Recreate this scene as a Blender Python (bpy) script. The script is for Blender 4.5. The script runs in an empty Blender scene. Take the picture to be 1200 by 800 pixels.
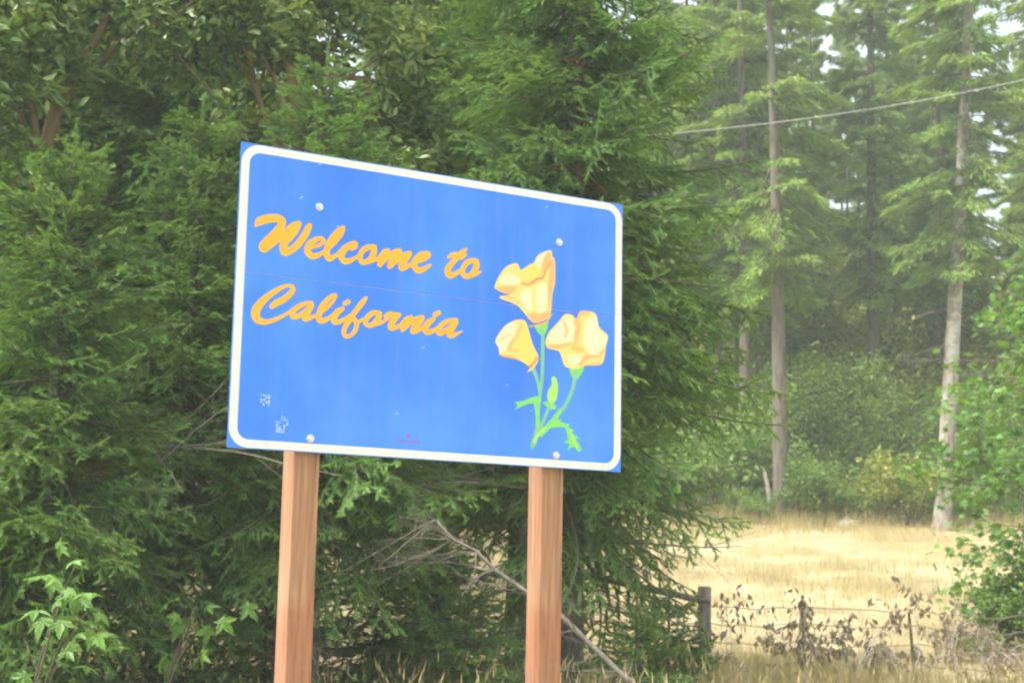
import bpy, math, random
import numpy as np
from mathutils import Matrix, Vector

# ---------------------------------------------------------------- camera
scene = bpy.context.scene
COL = scene.collection
CAM_Z = 1.6
cd = bpy.data.cameras.new('camera')
cam = bpy.data.objects.new('camera', cd)
COL.objects.link(cam)
cd.sensor_width = 36.0
cd.lens = 36.0 * 1802.35 / 1200.0
cd.clip_start = 0.05
cd.clip_end = 5000
_p, _r = 0.1574, 0.0189                      # pitch up, small roll
_fw = Vector((0, math.cos(_p), math.sin(_p)))
_v0 = Vector((0, -math.sin(_p), math.cos(_p)))
_rt = Vector((math.cos(_r), 0, 0)) + _v0 * math.sin(_r)
_up = Vector((-math.sin(_r), 0, 0)) + _v0 * math.cos(_r)
cam.matrix_world = Matrix(((_rt.x, _up.x, -_fw.x, 0), (_rt.y, _up.y, -_fw.y, 0),
                           (_rt.z, _up.z, -_fw.z, CAM_Z), (0, 0, 0, 1)))
cd.dof.use_dof = True
cd.dof.focus_distance = 8.6
cd.dof.aperture_fstop = 4.5
scene.camera = cam

# ---------------------------------------------------------------- sky and sun
SUN_EL, SUN_AZ = math.radians(57), (-0.89, -0.456)     # hazy sun behind the left shoulder
world = bpy.data.worlds.new('World')
scene.world = world
world.use_nodes = True
wn, wl = world.node_tree.nodes, world.node_tree.links
wn.clear()
sky = wn.new('ShaderNodeTexSky')
sky.sky_type = 'NISHITA'
sky.sun_disc = False
sky.sun_elevation = SUN_EL
sky.sun_rotation = math.atan2(SUN_AZ[0], SUN_AZ[1])
sky.air_density = 0.6
sky.dust_density = 10.0
sky.ozone_density = 1.0
bg = wn.new('ShaderNodeBackground')
bg.inputs['Strength'].default_value = 0.15
wo = wn.new('ShaderNodeOutputWorld')
veil = wn.new('ShaderNodeMixRGB')                 # thin even high cloud and smoke over the whole sky
veil.blend_type = 'ADD'
veil.inputs[0].default_value = 1.0
veil.inputs[2].default_value = (2.5, 2.8, 2.6, 1)
wl.new(sky.outputs[0], veil.inputs[1])
wl.new(veil.outputs[0], bg.inputs[0])
wl.new(bg.outputs[0], wo.inputs[0])

sd = bpy.data.lights.new('sun', 'SUN')
sun = bpy.data.objects.new('sun', sd)
COL.objects.link(sun)
sd.energy = 2.6
sd.angle = math.radians(6)
sd.color = (1.0, 0.96, 0.88)
_s = Vector((SUN_AZ[0] * math.cos(SUN_EL), SUN_AZ[1] * math.cos(SUN_EL), math.sin(SUN_EL)))
sun.rotation_euler = _s.to_track_quat('Z', 'Y').to_euler()
sun.location = (-20, -20, 40)

scene.view_settings.view_transform = 'Standard'
scene.view_settings.look = 'None'
scene.view_settings.gamma = 1.0
scene.view_settings.use_curve_mapping = False
scene.view_settings.exposure = 1.1
scene.render.engine = 'CYCLES'
cy = scene.cycles
cy.use_denoising = True
cy.max_bounces = 6
cy.diffuse_bounces = 4
cy.glossy_bounces = 2
cy.transmission_bounces = 4
cy.transparent_max_bounces = 4
cy.volume_bounces = 1
cy.filter_width = 2.3

# ---------------------------------------------------------------- materials
def mat(name, rough=0.7):
    m = bpy.data.materials.new(name)
    m.use_nodes = True
    nt = m.node_tree
    b = nt.nodes['Principled BSDF']
    b.inputs['Roughness'].default_value = rough
    return m, nt, b

def node(nt, t, **kw):
    n = nt.nodes.new(t)
    for k, v in kw.items():
        if k in n.inputs:
            n.inputs[k].default_value = v
        else:
            setattr(n, k, v)
    return n

def ramp(nt, stops, src=None):
    r = nt.nodes.new('ShaderNodeValToRGB')
    e = r.color_ramp.elements
    while len(e) < len(stops):
        e.new(0.5)
    for el, (p, c) in zip(e, stops):
        el.position = p
        el.color = tuple(c) + (1,)
    if src is not None:
        nt.links.new(src, r.inputs[0])
    return r

def foliage(name, dark, light, rough=0.55, trans=0.28, spec=0.4, jitter=0.35):
    """Leaf colour runs from old growth (dark) to new growth (light) by the mesh attribute 'age'."""
    m, nt, b = mat(name, rough)
    L = nt.links.new
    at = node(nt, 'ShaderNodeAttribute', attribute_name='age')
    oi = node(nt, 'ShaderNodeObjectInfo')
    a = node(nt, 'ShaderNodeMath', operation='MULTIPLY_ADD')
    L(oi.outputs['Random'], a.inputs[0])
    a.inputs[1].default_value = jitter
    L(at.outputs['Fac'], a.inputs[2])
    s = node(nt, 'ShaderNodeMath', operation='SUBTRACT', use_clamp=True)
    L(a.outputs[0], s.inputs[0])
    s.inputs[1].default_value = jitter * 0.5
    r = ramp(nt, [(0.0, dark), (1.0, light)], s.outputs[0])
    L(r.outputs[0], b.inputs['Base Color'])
    b.inputs['Specular IOR Level'].default_value = spec
    tr = node(nt, 'ShaderNodeBsdfTranslucent')
    g = node(nt, 'ShaderNodeMixRGB', blend_type='MULTIPLY', Fac=1.0)
    L(r.outputs[0], g.inputs[1])
    g.inputs[2].default_value = (1.5, 1.45, 0.6, 1)
    L(g.outputs[0], tr.inputs[0])
    mx = node(nt, 'ShaderNodeMixShader', Fac=trans)
    L(b.outputs[0], mx.inputs[1])
    L(tr.outputs[0], mx.inputs[2])
    L(mx.outputs[0], nt.nodes['Material Output'].inputs[0])
    return m

def bark(name, c1, c2, c3, scale=9.0, stretch=0.16, bump=0.6, lichen=None):
    m, nt, b = mat(name, 0.9)
    L = nt.links.new
    tc = node(nt, 'ShaderNodeTexCoord')
    mp = node(nt, 'ShaderNodeMapping')
    mp.inputs['Scale'].default_value = (1, 1, stretch)
    L(tc.outputs['Object'], mp.inputs[0])
    vo = node(nt, 'ShaderNodeTexVoronoi', Scale=scale)
    L(mp.outputs[0], vo.inputs['Vector'])
    no = node(nt, 'ShaderNodeTexNoise', Scale=scale * 2.3, Detail=6.0, Roughness=0.65)
    L(mp.outputs[0], no.inputs['Vector'])
    ad = node(nt, 'ShaderNodeMath', operation='MULTIPLY_ADD')
    L(vo.outputs['Distance'], ad.inputs[0])
    ad.inputs[1].default_value = 0.55
    L(no.outputs[0], ad.inputs[2])
    r = ramp(nt, [(0.32, c1), (0.62, c2), (0.95, c3)], ad.outputs[0])
    out = r.outputs[0]
    if lichen:
        n2 = node(nt, 'ShaderNodeTexNoise', Scale=3.2, Detail=5.0)
        L(tc.outputs['Object'], n2.inputs['Vector'])
        r2 = ramp(nt, [(0.5, (0, 0, 0)), (0.6, (1, 1, 1))], n2.outputs[0])
        mx = node(nt, 'ShaderNodeMixRGB')
        L(r2.outputs[0], mx.inputs[0])
        L(out, mx.inputs[1])
        mx.inputs[2].default_value = tuple(lichen) + (1,)
        out = mx.outputs[0]
    L(out, b.inputs['Base Color'])
    bp = node(nt, 'ShaderNodeBump', Strength=bump, Distance=0.03)
    L(ad.outputs[0], bp.inputs['Height'])
    L(bp.outputs[0], b.inputs['Normal'])
    return m

M = {}
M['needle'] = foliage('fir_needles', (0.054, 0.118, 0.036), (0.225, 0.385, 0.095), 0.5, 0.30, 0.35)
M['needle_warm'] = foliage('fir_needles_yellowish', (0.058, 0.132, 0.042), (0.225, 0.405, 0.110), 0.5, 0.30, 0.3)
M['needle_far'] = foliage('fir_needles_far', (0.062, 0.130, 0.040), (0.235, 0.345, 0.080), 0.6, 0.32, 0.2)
M['madrone'] = foliage('madrone_leaf', (0.070, 0.150, 0.040), (0.340, 0.430, 0.130), 0.36, 0.25, 0.5)
M['maple'] = foliage('maple_leaf', (0.060, 0.150, 0.030), (0.165, 0.310, 0.060), 0.5, 0.38, 0.4)
M['shrub'] = foliage('shrub_leaf', (0.075, 0.160, 0.040), (0.260, 0.370, 0.090), 0.5, 0.35, 0.4)
M['shrub_yellow'] = foliage('shrub_leaf_yellowing', (0.130, 0.205, 0.045), (0.420, 0.430, 0.110), 0.5, 0.35, 0.4)
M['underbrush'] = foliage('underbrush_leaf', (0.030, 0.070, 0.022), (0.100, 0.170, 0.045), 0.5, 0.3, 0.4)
M['withered'] = foliage('withered_leaf', (0.190, 0.155, 0.125), (0.360, 0.295, 0.225), 0.8, 0.2, 0.1)
M['straw'] = foliage('dry_grass', (0.320, 0.268, 0.138), (0.540, 0.458, 0.275), 0.75, 0.30, 0.2, 0.0)
M['green_grass'] = foliage('green_grass', (0.120, 0.200, 0.050), (0.330, 0.360, 0.110), 0.6, 0.35, 0.2, 0.2)
M['needle_brown'] = foliage('fir_needles_dead', (0.110, 0.062, 0.030), (0.240, 0.140, 0.065), 0.8, 0.2, 0.1)
M['bark_dark'] = bark('fir_bark', (0.024, 0.021, 0.018), (0.062, 0.053, 0.045), (0.110, 0.096, 0.083), 9)
M['bark_brown'] = bark('fir_bark_weathered', (0.035, 0.031, 0.027), (0.088, 0.074, 0.062), (0.150, 0.125, 0.105), 8)
M['bark_lichen'] = bark('bark_lichen', (0.055, 0.048, 0.040), (0.150, 0.130, 0.110), (0.250, 0.228, 0.200), 8, 0.3,
                        0.5, (0.31, 0.32, 0.28))
M['bark_madrone'] = bark('madrone_bark', (0.075, 0.045, 0.025), (0.160, 0.095, 0.050), (0.260, 0.180, 0.100), 5, 0.25, 0.3)
M['twig'] = bark('twig', (0.040, 0.034, 0.024), (0.080, 0.066, 0.046), (0.120, 0.100, 0.075), 30, 0.5, 0.2)
M['deadwood'] = bark('dead_wood', (0.054, 0.046, 0.038), (0.110, 0.096, 0.081), (0.175, 0.158, 0.138), 20, 0.2, 0.4)
M['palewood'] = bark('bleached_twig', (0.300, 0.290, 0.280), (0.480, 0.475, 0.470), (0.620, 0.620, 0.620), 30, 0.4, 0.2)
M['old_post'] = bark('weathered_post', (0.055, 0.048, 0.042), (0.140, 0.122, 0.108), (0.250, 0.225, 0.200), 26, 0.06, 0.5)

# ---------------------------------------------------------------- mesh helpers
def tag(o, label=None, cat=None, group=None, kind=None):
    if label: o['label'] = label
    if cat: o['category'] = cat
    if group: o['group'] = group
    if kind: o['kind'] = kind
    return o

def empty(name, loc=(0, 0, 0), rz=0.0):
    o = bpy.data.objects.new(name, None)
    o.empty_display_size = 0.2
    o.location = loc
    o.rotation_euler = (0, 0, rz)
    COL.objects.link(o)
    return o

class MB:
    """Collects vertices and faces (each chunk with a material slot and an 'age' value per vertex)."""
    def __init__(self):
        self.v, self.f, self.age, self.n = [], [], [], 0
    def add(self, v, faces, slot=0, age=0.0):
        v = np.asarray(v, float).reshape(-1, 3)
        f = np.asarray(faces, int) + self.n
        self.f.append((f, slot))
        self.v.append(v)
        self.age.append(np.broadcast_to(np.asarray(age, float), (len(v),)))
        self.n += len(v)
    def tube(self, pts, radii, sides=6, slot=0, cap=True, wob=0.0, rng=None):
        pts = np.asarray(pts, float)
        radii = np.broadcast_to(np.asarray(radii, float), (len(pts),))
        t = np.gradient(pts, axis=0)
        t /= np.linalg.norm(t, axis=1)[:, None] + 1e-9
        ref = np.array([0, 0, 1.0]) if abs(t[0][2]) < 0.9 else np.array([1.0, 0, 0])
        a = np.linspace(0, 2 * np.pi, sides, endpoint=False)
        rings = []
        for p, d, r in zip(pts, t, radii):
            s = np.cross(d, ref); s /= np.linalg.norm(s) + 1e-9
            u = np.cross(s, d)
            rr = r * (1 + (wob * rng.uniform(-1, 1, sides) if wob else 0))
            rings.append(p + (np.cos(a) * rr)[:, None] * s + (np.sin(a) * rr)[:, None] * u)
        k = len(pts)
        i = np.arange(k - 1)[:, None] * sides
        j = np.arange(sides)[None, :]
        j2 = (j + 1) % sides
        q = np.stack([i + j, i + j2, i + sides + j2, i + sides + j], -1).reshape(-1, 4)
        self.add(np.concatenate(rings), q, slot)
        if cap:
            base = self.n - sides
            self.f.append((np.array([[base + x for x in range(sides)]]), slot))
    def scatter(self, tv, tf, pos, mats, slot=0, age=0.0):
        """Copies of a template (vertices tv, triangles tf) at pos with 3x3 matrices mats."""
        n = len(pos)
        if n == 0: return
        v = np.einsum('nij,kj->nki', mats, tv) + np.asarray(pos)[:, None, :]
        f = np.asarray(tf)[None] + (np.arange(n) * len(tv))[:, None, None]
        ag = np.repeat(np.broadcast_to(np.asarray(age, float), (n,)), len(tv))
        self.add(v.reshape(-1, 3), f.reshape(-1, np.asarray(tf).shape[1]), slot, ag)
    def mesh(self, name, mats, smooth=False):
        me = bpy.data.meshes.new(name)
        V = np.concatenate(self.v).astype(np.float32)
        loops = np.concatenate([f.reshape(-1) for f, s in self.f]).astype(np.int32)
        tot = np.concatenate([np.full(len(f), f.shape[1]) for f, s in self.f]).astype(np.int32)
        slots = np.concatenate([np.full(len(f), s) for f, s in self.f]).astype(np.int32)
        start = np.concatenate([[0], np.cumsum(tot)[:-1]]).astype(np.int32)
        me.vertices.add(len(V)); me.vertices.foreach_set('co', V.ravel())
        me.loops.add(len(loops)); me.loops.foreach_set('vertex_index', loops)
        me.polygons.add(len(tot))
        me.polygons.foreach_set('loop_start', start)
        me.polygons.foreach_set('loop_total', tot)
        for m in mats: me.materials.append(m)
        me.polygons.foreach_set('material_index', slots)
        me.polygons.foreach_set('use_smooth', np.full(len(tot), smooth, dtype=bool))
        at = me.attributes.new('age', 'FLOAT', 'POINT')
        at.data.foreach_set('value', np.concatenate(self.age).astype(np.float32))
        me.update(calc_edges=True)
        me.validate()
        return me

def obj(name, me, parent=None, loc=(0, 0, 0), rot=(0, 0, 0), sc=(1, 1, 1)):
    o = bpy.data.objects.new(name, me)
    COL.objects.link(o)
    o.parent = parent
    o.location, o.rotation_euler, o.scale = loc, rot, sc
    return o

def copy_tree(o, parent=None):
    c = o.copy()
    COL.objects.link(c)
    c.parent = parent
    for ch in list(o.children):
        copy_tree(ch, c)
    return c

def norm(a):
    a = np.asarray(a, float)
    return a / (np.linalg.norm(a, axis=-1, keepdims=True) + 1e-9)

def frames(x, up):
    """3x3 matrices (columns x, y, z) with z as near to 'up' as x allows."""
    x = norm(x)
    y = norm(np.cross(up, x))
    z = np.cross(x, y)
    return np.stack([x, y, z], -1)

def rough_noise(x, y, s=1.0, seed=0):
    r = np.random.RandomState(seed)
    out = 0
    for k in range(5):
        a, b, c = r.uniform(-1, 1), r.uniform(-1, 1), r.uniform(0, 6.28)
        fr = s * (1.0 + 0.8 * k)
        out = out + np.sin((a * x + b * y) * fr + c) / (1 + 0.6 * k)
    return out / 2.5

# ---------------------------------------------------------------- ground
_gy = np.array([-700, 0, 10, 14, 17, 21, 25, 30, 36, 42, 48, 60, 80, 110, 200, 700.])
_gz = np.array([0.0, 0, 0.06, 0.12, 0.20, 0.39, 0.78, 1.35, 2.1, 2.85, 3.6, 4.8, 6.8, 9.6, 13.0, 13.5])
def ground_z(x, y):
    x = np.asarray(x, float); y = np.asarray(y, float)
    h = np.interp(y, _gy, _gz)
    h = h + np.clip((y - 22) / 25, 0, 1) * np.clip(x / 16.0, -0.4, 0.6) * 0.55
    return h + 0.05 * rough_noise(x, y, 0.9, 3) * np.clip((y - 5) / 8, 0, 1)

def make_ground():
    ys = np.concatenate([[-600, -200, -60, -20], np.arange(-6, 70, 0.8), np.arange(72, 130, 4), [150, 200, 300, 600]])
    xs = np.concatenate([[-600, -250, -110], np.arange(-60, 60.1, 1.0), [110, 250, 600]])
    X, Y = np.meshgrid(xs, ys)
    V = np.stack([X, Y, ground_z(X, Y)], -1).reshape(-1, 3)
    ny, nx = X.shape
    i = np.arange(ny - 1)[:, None] * nx + np.arange(nx - 1)[None]
    F = np.stack([i, i + 1, i + nx + 1, i + nx], -1).reshape(-1, 4)
    mb = MB(); mb.add(V, F)
    m, nt, b = mat('dry_ground', 0.95)
    L = nt.links.new
    tc = node(nt, 'ShaderNodeTexCoord')
    n1 = node(nt, 'ShaderNodeTexNoise', Scale=0.45, Detail=8.0, Roughness=0.68)
    n2 = node(nt, 'ShaderNodeTexNoise', Scale=9.0, Detail=8.0, Roughness=0.7)
    L(tc.outputs['Object'], n1.inputs['Vector']); L(tc.outputs['Object'], n2.inputs['Vector'])
    r1 = ramp(nt, [(0.34, (0.20, 0.17, 0.085)), (0.50, (0.33, 0.28, 0.155)), (0.60, (0.43, 0.365, 0.235)), (0.70, (0.37, 0.295, 0.20))], n1.outputs[0])
    r2 = ramp(nt, [(0.3, (0.55, 0.5, 0.42)), (0.7, (1.0, 1.0, 1.0))], n2.outputs[0])
    mx = node(nt, 'ShaderNodeMixRGB', blend_type='MULTIPLY', Fac=0.7)
    L(r1.outputs[0], mx.inputs[1]); L(r2.outputs[0], mx.inputs[2])
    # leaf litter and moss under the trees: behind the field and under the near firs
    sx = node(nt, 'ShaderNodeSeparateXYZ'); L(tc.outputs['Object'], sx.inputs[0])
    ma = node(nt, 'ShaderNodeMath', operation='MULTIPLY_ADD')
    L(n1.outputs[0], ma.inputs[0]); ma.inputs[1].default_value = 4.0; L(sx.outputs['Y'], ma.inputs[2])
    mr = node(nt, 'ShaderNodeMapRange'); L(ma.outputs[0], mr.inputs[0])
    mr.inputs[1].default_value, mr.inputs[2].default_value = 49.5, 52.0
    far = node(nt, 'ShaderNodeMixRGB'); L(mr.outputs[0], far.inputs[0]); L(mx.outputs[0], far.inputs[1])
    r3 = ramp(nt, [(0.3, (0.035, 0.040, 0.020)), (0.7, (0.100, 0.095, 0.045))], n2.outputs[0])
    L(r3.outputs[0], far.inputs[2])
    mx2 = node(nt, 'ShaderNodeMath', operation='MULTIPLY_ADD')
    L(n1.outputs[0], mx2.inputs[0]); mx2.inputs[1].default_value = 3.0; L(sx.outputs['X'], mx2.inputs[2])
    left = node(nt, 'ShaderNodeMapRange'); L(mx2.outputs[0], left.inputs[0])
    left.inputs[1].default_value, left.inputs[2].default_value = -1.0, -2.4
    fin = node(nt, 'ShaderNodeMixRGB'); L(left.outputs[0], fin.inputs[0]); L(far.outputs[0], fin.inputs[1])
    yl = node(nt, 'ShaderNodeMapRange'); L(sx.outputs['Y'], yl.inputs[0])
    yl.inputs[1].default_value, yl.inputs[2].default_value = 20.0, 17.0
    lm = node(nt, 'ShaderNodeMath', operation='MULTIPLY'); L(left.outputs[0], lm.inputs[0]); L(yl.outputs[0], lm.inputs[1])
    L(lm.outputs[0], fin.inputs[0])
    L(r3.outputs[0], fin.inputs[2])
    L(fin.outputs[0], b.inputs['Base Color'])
    bp = node(nt, 'ShaderNodeBump', Strength=0.5, Distance=0.05); L(n2.outputs[0], bp.inputs['Height']); L(bp.outputs[0], b.inputs['Normal'])
    o = obj('ground', mb.mesh('ground', [m], True))
    tag(o, 'pale dry meadow ground sloping up to the forest edge', 'ground', kind='structure')
make_ground()
# ---------------------------------------------------------------- fir boughs
NEEDLE_T = np.array([[0, -0.5, 0], [0, 0.5, 0], [1, 0, 0.06]])
def fir_bough(seed, L, per_m=230, nl=0.029, nw=0.0052, dead=False, fill=1.0, needles='needle'):
    """One flat, drooping spray along +X: axis, side twigs, shoots and needles."""
    r = np.random.RandomState(seed)
    mb = MB()
    n = max(6, int(L * 9))
    s = np.linspace(0, 1, n)
    sag, lift = r.uniform(0.10, 0.20) * L, r.uniform(0.05, 0.13) * L
    ax = np.stack([L * s, 0.05 * L * np.sin(s * 5 + r.uniform(0, 6)), -sag * s ** 1.3 + lift * s ** 4], -1)
    mb.tube(ax, 0.003 + 0.008 * L * (1 - s), 4, 1)
    shoots = [(ax[k], ax[k + 1], 0.25 + 0.5 * s[k]) for k in range(n - 1) if s[k] > 0.25]
    def at(poly, t):
        k = min(int(t * (len(poly) - 1)), len(poly) - 2)
        w = t * (len(poly) - 1) - k
        return poly[k] * (1 - w) + poly[k + 1] * w, norm(poly[k + 1] - poly[k])
    step = 0.062 / L
    t, side = 0.10 if not dead else 0.2, 1
    while t < 0.985:
        p, d = at(ax, t)
        ln = L * (0.50 * (1 - t) ** 0.8) * min(1, 0.35 + t * 3.2) * r.uniform(0.65, 1.1) + 0.05
        ang = math.radians(r.uniform(42, 62)) * side
        q = np.array([d[0] * math.cos(ang) - d[1] * math.sin(ang), d[0] * math.sin(ang) + d[1] * math.cos(ang), d[2] + r.uniform(-0.75, 0.30)])
        q = norm(q)
        m = max(3, int(ln * 12))
        tt = np.linspace(0, 1, m)
        fw = np.array([1, 0, 0])
        tw = p + ln * (tt[:, None] * q + 0.22 * (tt ** 2)[:, None] * fw) + np.array([0, 0, 1]) * (-0.18 * ln * tt ** 2 + 0.05 * ln * tt ** 5)[:, None]
        mb.tube(tw, 0.0012 + 0.005 * ln * (1 - tt), 3, 1, cap=False)
        for k in range(m - 1):
            shoots.append((tw[k], tw[k + 1], 0.15 + 0.55 * tt[k] + 0.2 * t))
        u, sd2 = 0.12, 1
        while u < 0.96:
            pp, dd = at(tw, u)
            l2 = (0.34 * ln * (1 - u) ** 0.7 + 0.030) * r.uniform(0.6, 1.15)
            an = math.radians(r.uniform(38, 60)) * sd2
            q2 = norm(np.array([dd[0] * math.cos(an) - dd[1] * math.sin(an), dd[0] * math.sin(an) + dd[1] * math.cos(an), dd[2] + r.uniform(-0.55, 0.25)]))
            shoots.append((pp, pp + q2 * l2 + np.array([0, 0, -0.1 * l2]), 0.25 + 0.35 * u + 0.25 * t + r.uniform(0, 0.15)))
            u += 0.052 / max(ln, 0.06)
            sd2 = -sd2
        t += step * r.uniform(0.7, 1.2) / fill
        side = -side
    if dead:
        for a, b, _ in shoots:
            mb.tube(np.array([a, b]), [0.0022, 0.0010], 3, 1, cap=False)
        return mb.mesh('dead_bough', [M['deadwood'], M['deadwood']])
    A = np.array([x[0] for x in shoots]); B = np.array([x[1] for x in shoots]); G = np.array([x[2] for x in shoots])
    ln = np.linalg.norm(B - A, axis=1)
    cnt = np.maximum(3, (ln * per_m).astype(int))
    idx = np.repeat(np.arange(len(A)), cnt)
    w = r.uniform(0, 1, len(idx))
    d = norm(B - A)[idx]
    pos = A[idx] + (B - A)[idx] * w[:, None]
    lat = norm(np.cross(d, np.array([0, 0, 1.0])))
    upv = np.cross(lat, d)
    ph = r.normal(0, 0.75, len(idx))
    sg = r.choice([-1, 1], len(idx))
    out = lat * (np.cos(ph) * sg)[:, None] + upv * np.abs(np.sin(ph))[:, None] * 0.8
    fwd = r.uniform(0.35, 1.0, len(idx))
    x = norm(out + d * fwd[:, None])
    fr = frames(x, norm(upv + r.normal(0, 0.5, x.shape)))
    sc = np.stack([nl * r.uniform(0.75, 1.2, len(idx)), np.full(len(idx), nw), np.full(len(idx), nl)], -1)
    # the green shoot itself, two crossed narrow blades under the needles
    dd = norm(B - A); la = norm(np.cross(dd, np.array([0, 0, 1.0]) + 1e-3)); uv = np.cross(la, dd)
    for side in (la * 0.012, uv * 0.009):
        Q = np.stack([A, (A + B) / 2 - side, B + dd * 0.012, (A + B) / 2 + side], 1).reshape(-1, 3)
        mb.add(Q, np.arange(len(Q)).reshape(-1, 4), 0, np.repeat(np.clip(G * 0.8, 0, 1), 4))
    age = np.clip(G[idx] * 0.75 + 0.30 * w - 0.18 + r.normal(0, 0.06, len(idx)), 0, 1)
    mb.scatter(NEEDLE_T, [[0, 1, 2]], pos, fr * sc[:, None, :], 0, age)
    return mb.mesh('fir_bough', [M[needles], M['twig']])

BOUGH = {}
for size, k, pm in ((0.45, 3, 380), (0.95, 5, 320), (1.6, 6, 280)):
    BOUGH[size] = [fir_bough(100 + int(size * 100) + i, size, pm, fill=(1.0, 0.62, 1.1, 0.8, 0.5, 0.95)[i]) for i in range(k)]
WARM_BOUGH = {}                                # a second, yellower and looser set, for hue variety among the trees
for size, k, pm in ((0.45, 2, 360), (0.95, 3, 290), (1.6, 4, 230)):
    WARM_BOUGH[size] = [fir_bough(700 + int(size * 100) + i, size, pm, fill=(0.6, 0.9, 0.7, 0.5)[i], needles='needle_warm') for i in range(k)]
DEAD_BOUGH = [fir_bough(500 + i, 1.2, dead=True) for i in range(2)]
BROWN_BOUGH = [fir_bough(560 + i, 1.0, 130, fill=0.5, needles='needle_brown') for i in range(2)]
def bare_branch(seed, L, r0, mt, fork=4, droop=0.1, curl=0.25):
    """A leafless, forking dead branch along +X."""
    r = np.random.RandomState(seed)
    mb = MB()
    def grow(p, d, ln, rad, lev):
        n = max(4, int(ln * 7))
        pts = [p]
        dd = d.copy()
        for k in range(n):
            dd = norm(dd + r.normal(0, curl / 2.2, 3) * 0.35 + np.array([0, 0, -droop * 0.12]))
            pts.append(pts[-1] + dd * ln / n)
        pts = np.array(pts)
        mb.tube(pts, rad * (1 - 0.8 * np.linspace(0, 1, n + 1)), 5 if lev == 0 else 3, 0, cap=False)
        if lev < 2:
            for k in range(fork + (3 if lev == 0 else 0)):
                t = r.uniform(0.2, 0.97)
                i = min(int(t * n), n - 1)
                dv = norm(norm(pts[i + 1] - pts[i]) + r.normal(0, 0.75, 3))
                grow(pts[i], dv, ln * r.uniform(0.22, 0.5) * (1.1 - 0.5 * t), max(rad * 0.4 * (1 - 0.6 * t), 0.0016), lev + 1)
    grow(np.zeros(3), np.array([1.0, 0, 0]), L, r0, 0)
    return mb.mesh('dead_branch', [mt])
BARE = [bare_branch(40 + i, 1.5, 0.014, M['deadwood'], 5) for i in range(4)]

def trunk_mesh(name, H, r0, mt, seed, lean=(0, 0), sides=14, flare=1.35, top=0.006, sway=0.02):
    r = np.random.RandomState(seed)
    mb = MB()
    n = max(14, int(H * 2.2))
    s = np.linspace(0, 1, n)
    z = H * s
    px = lean[0] * z + sway * H * 0.3 * np.sin(s * 4 + r.uniform(0, 6)) * s
    py = lean[1] * z + sway * H * 0.3 * np.sin(s * 4 + r.uniform(0, 6)) * s
    rad = r0 * (1 - s) ** 0.85 + top
    rad = rad * (1 + (flare - 1) * np.exp(-z / 0.35))
    z = z - 0.25 * (1 - s)
    mb.tube(np.stack([px, py, z], -1), rad, sides, 0, True, 0.05, r)
    f = lambda q: np.array([np.interp(q, z, px), np.interp(q, z, py), q])
    return mb.mesh(name, [mt], True), f

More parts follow.
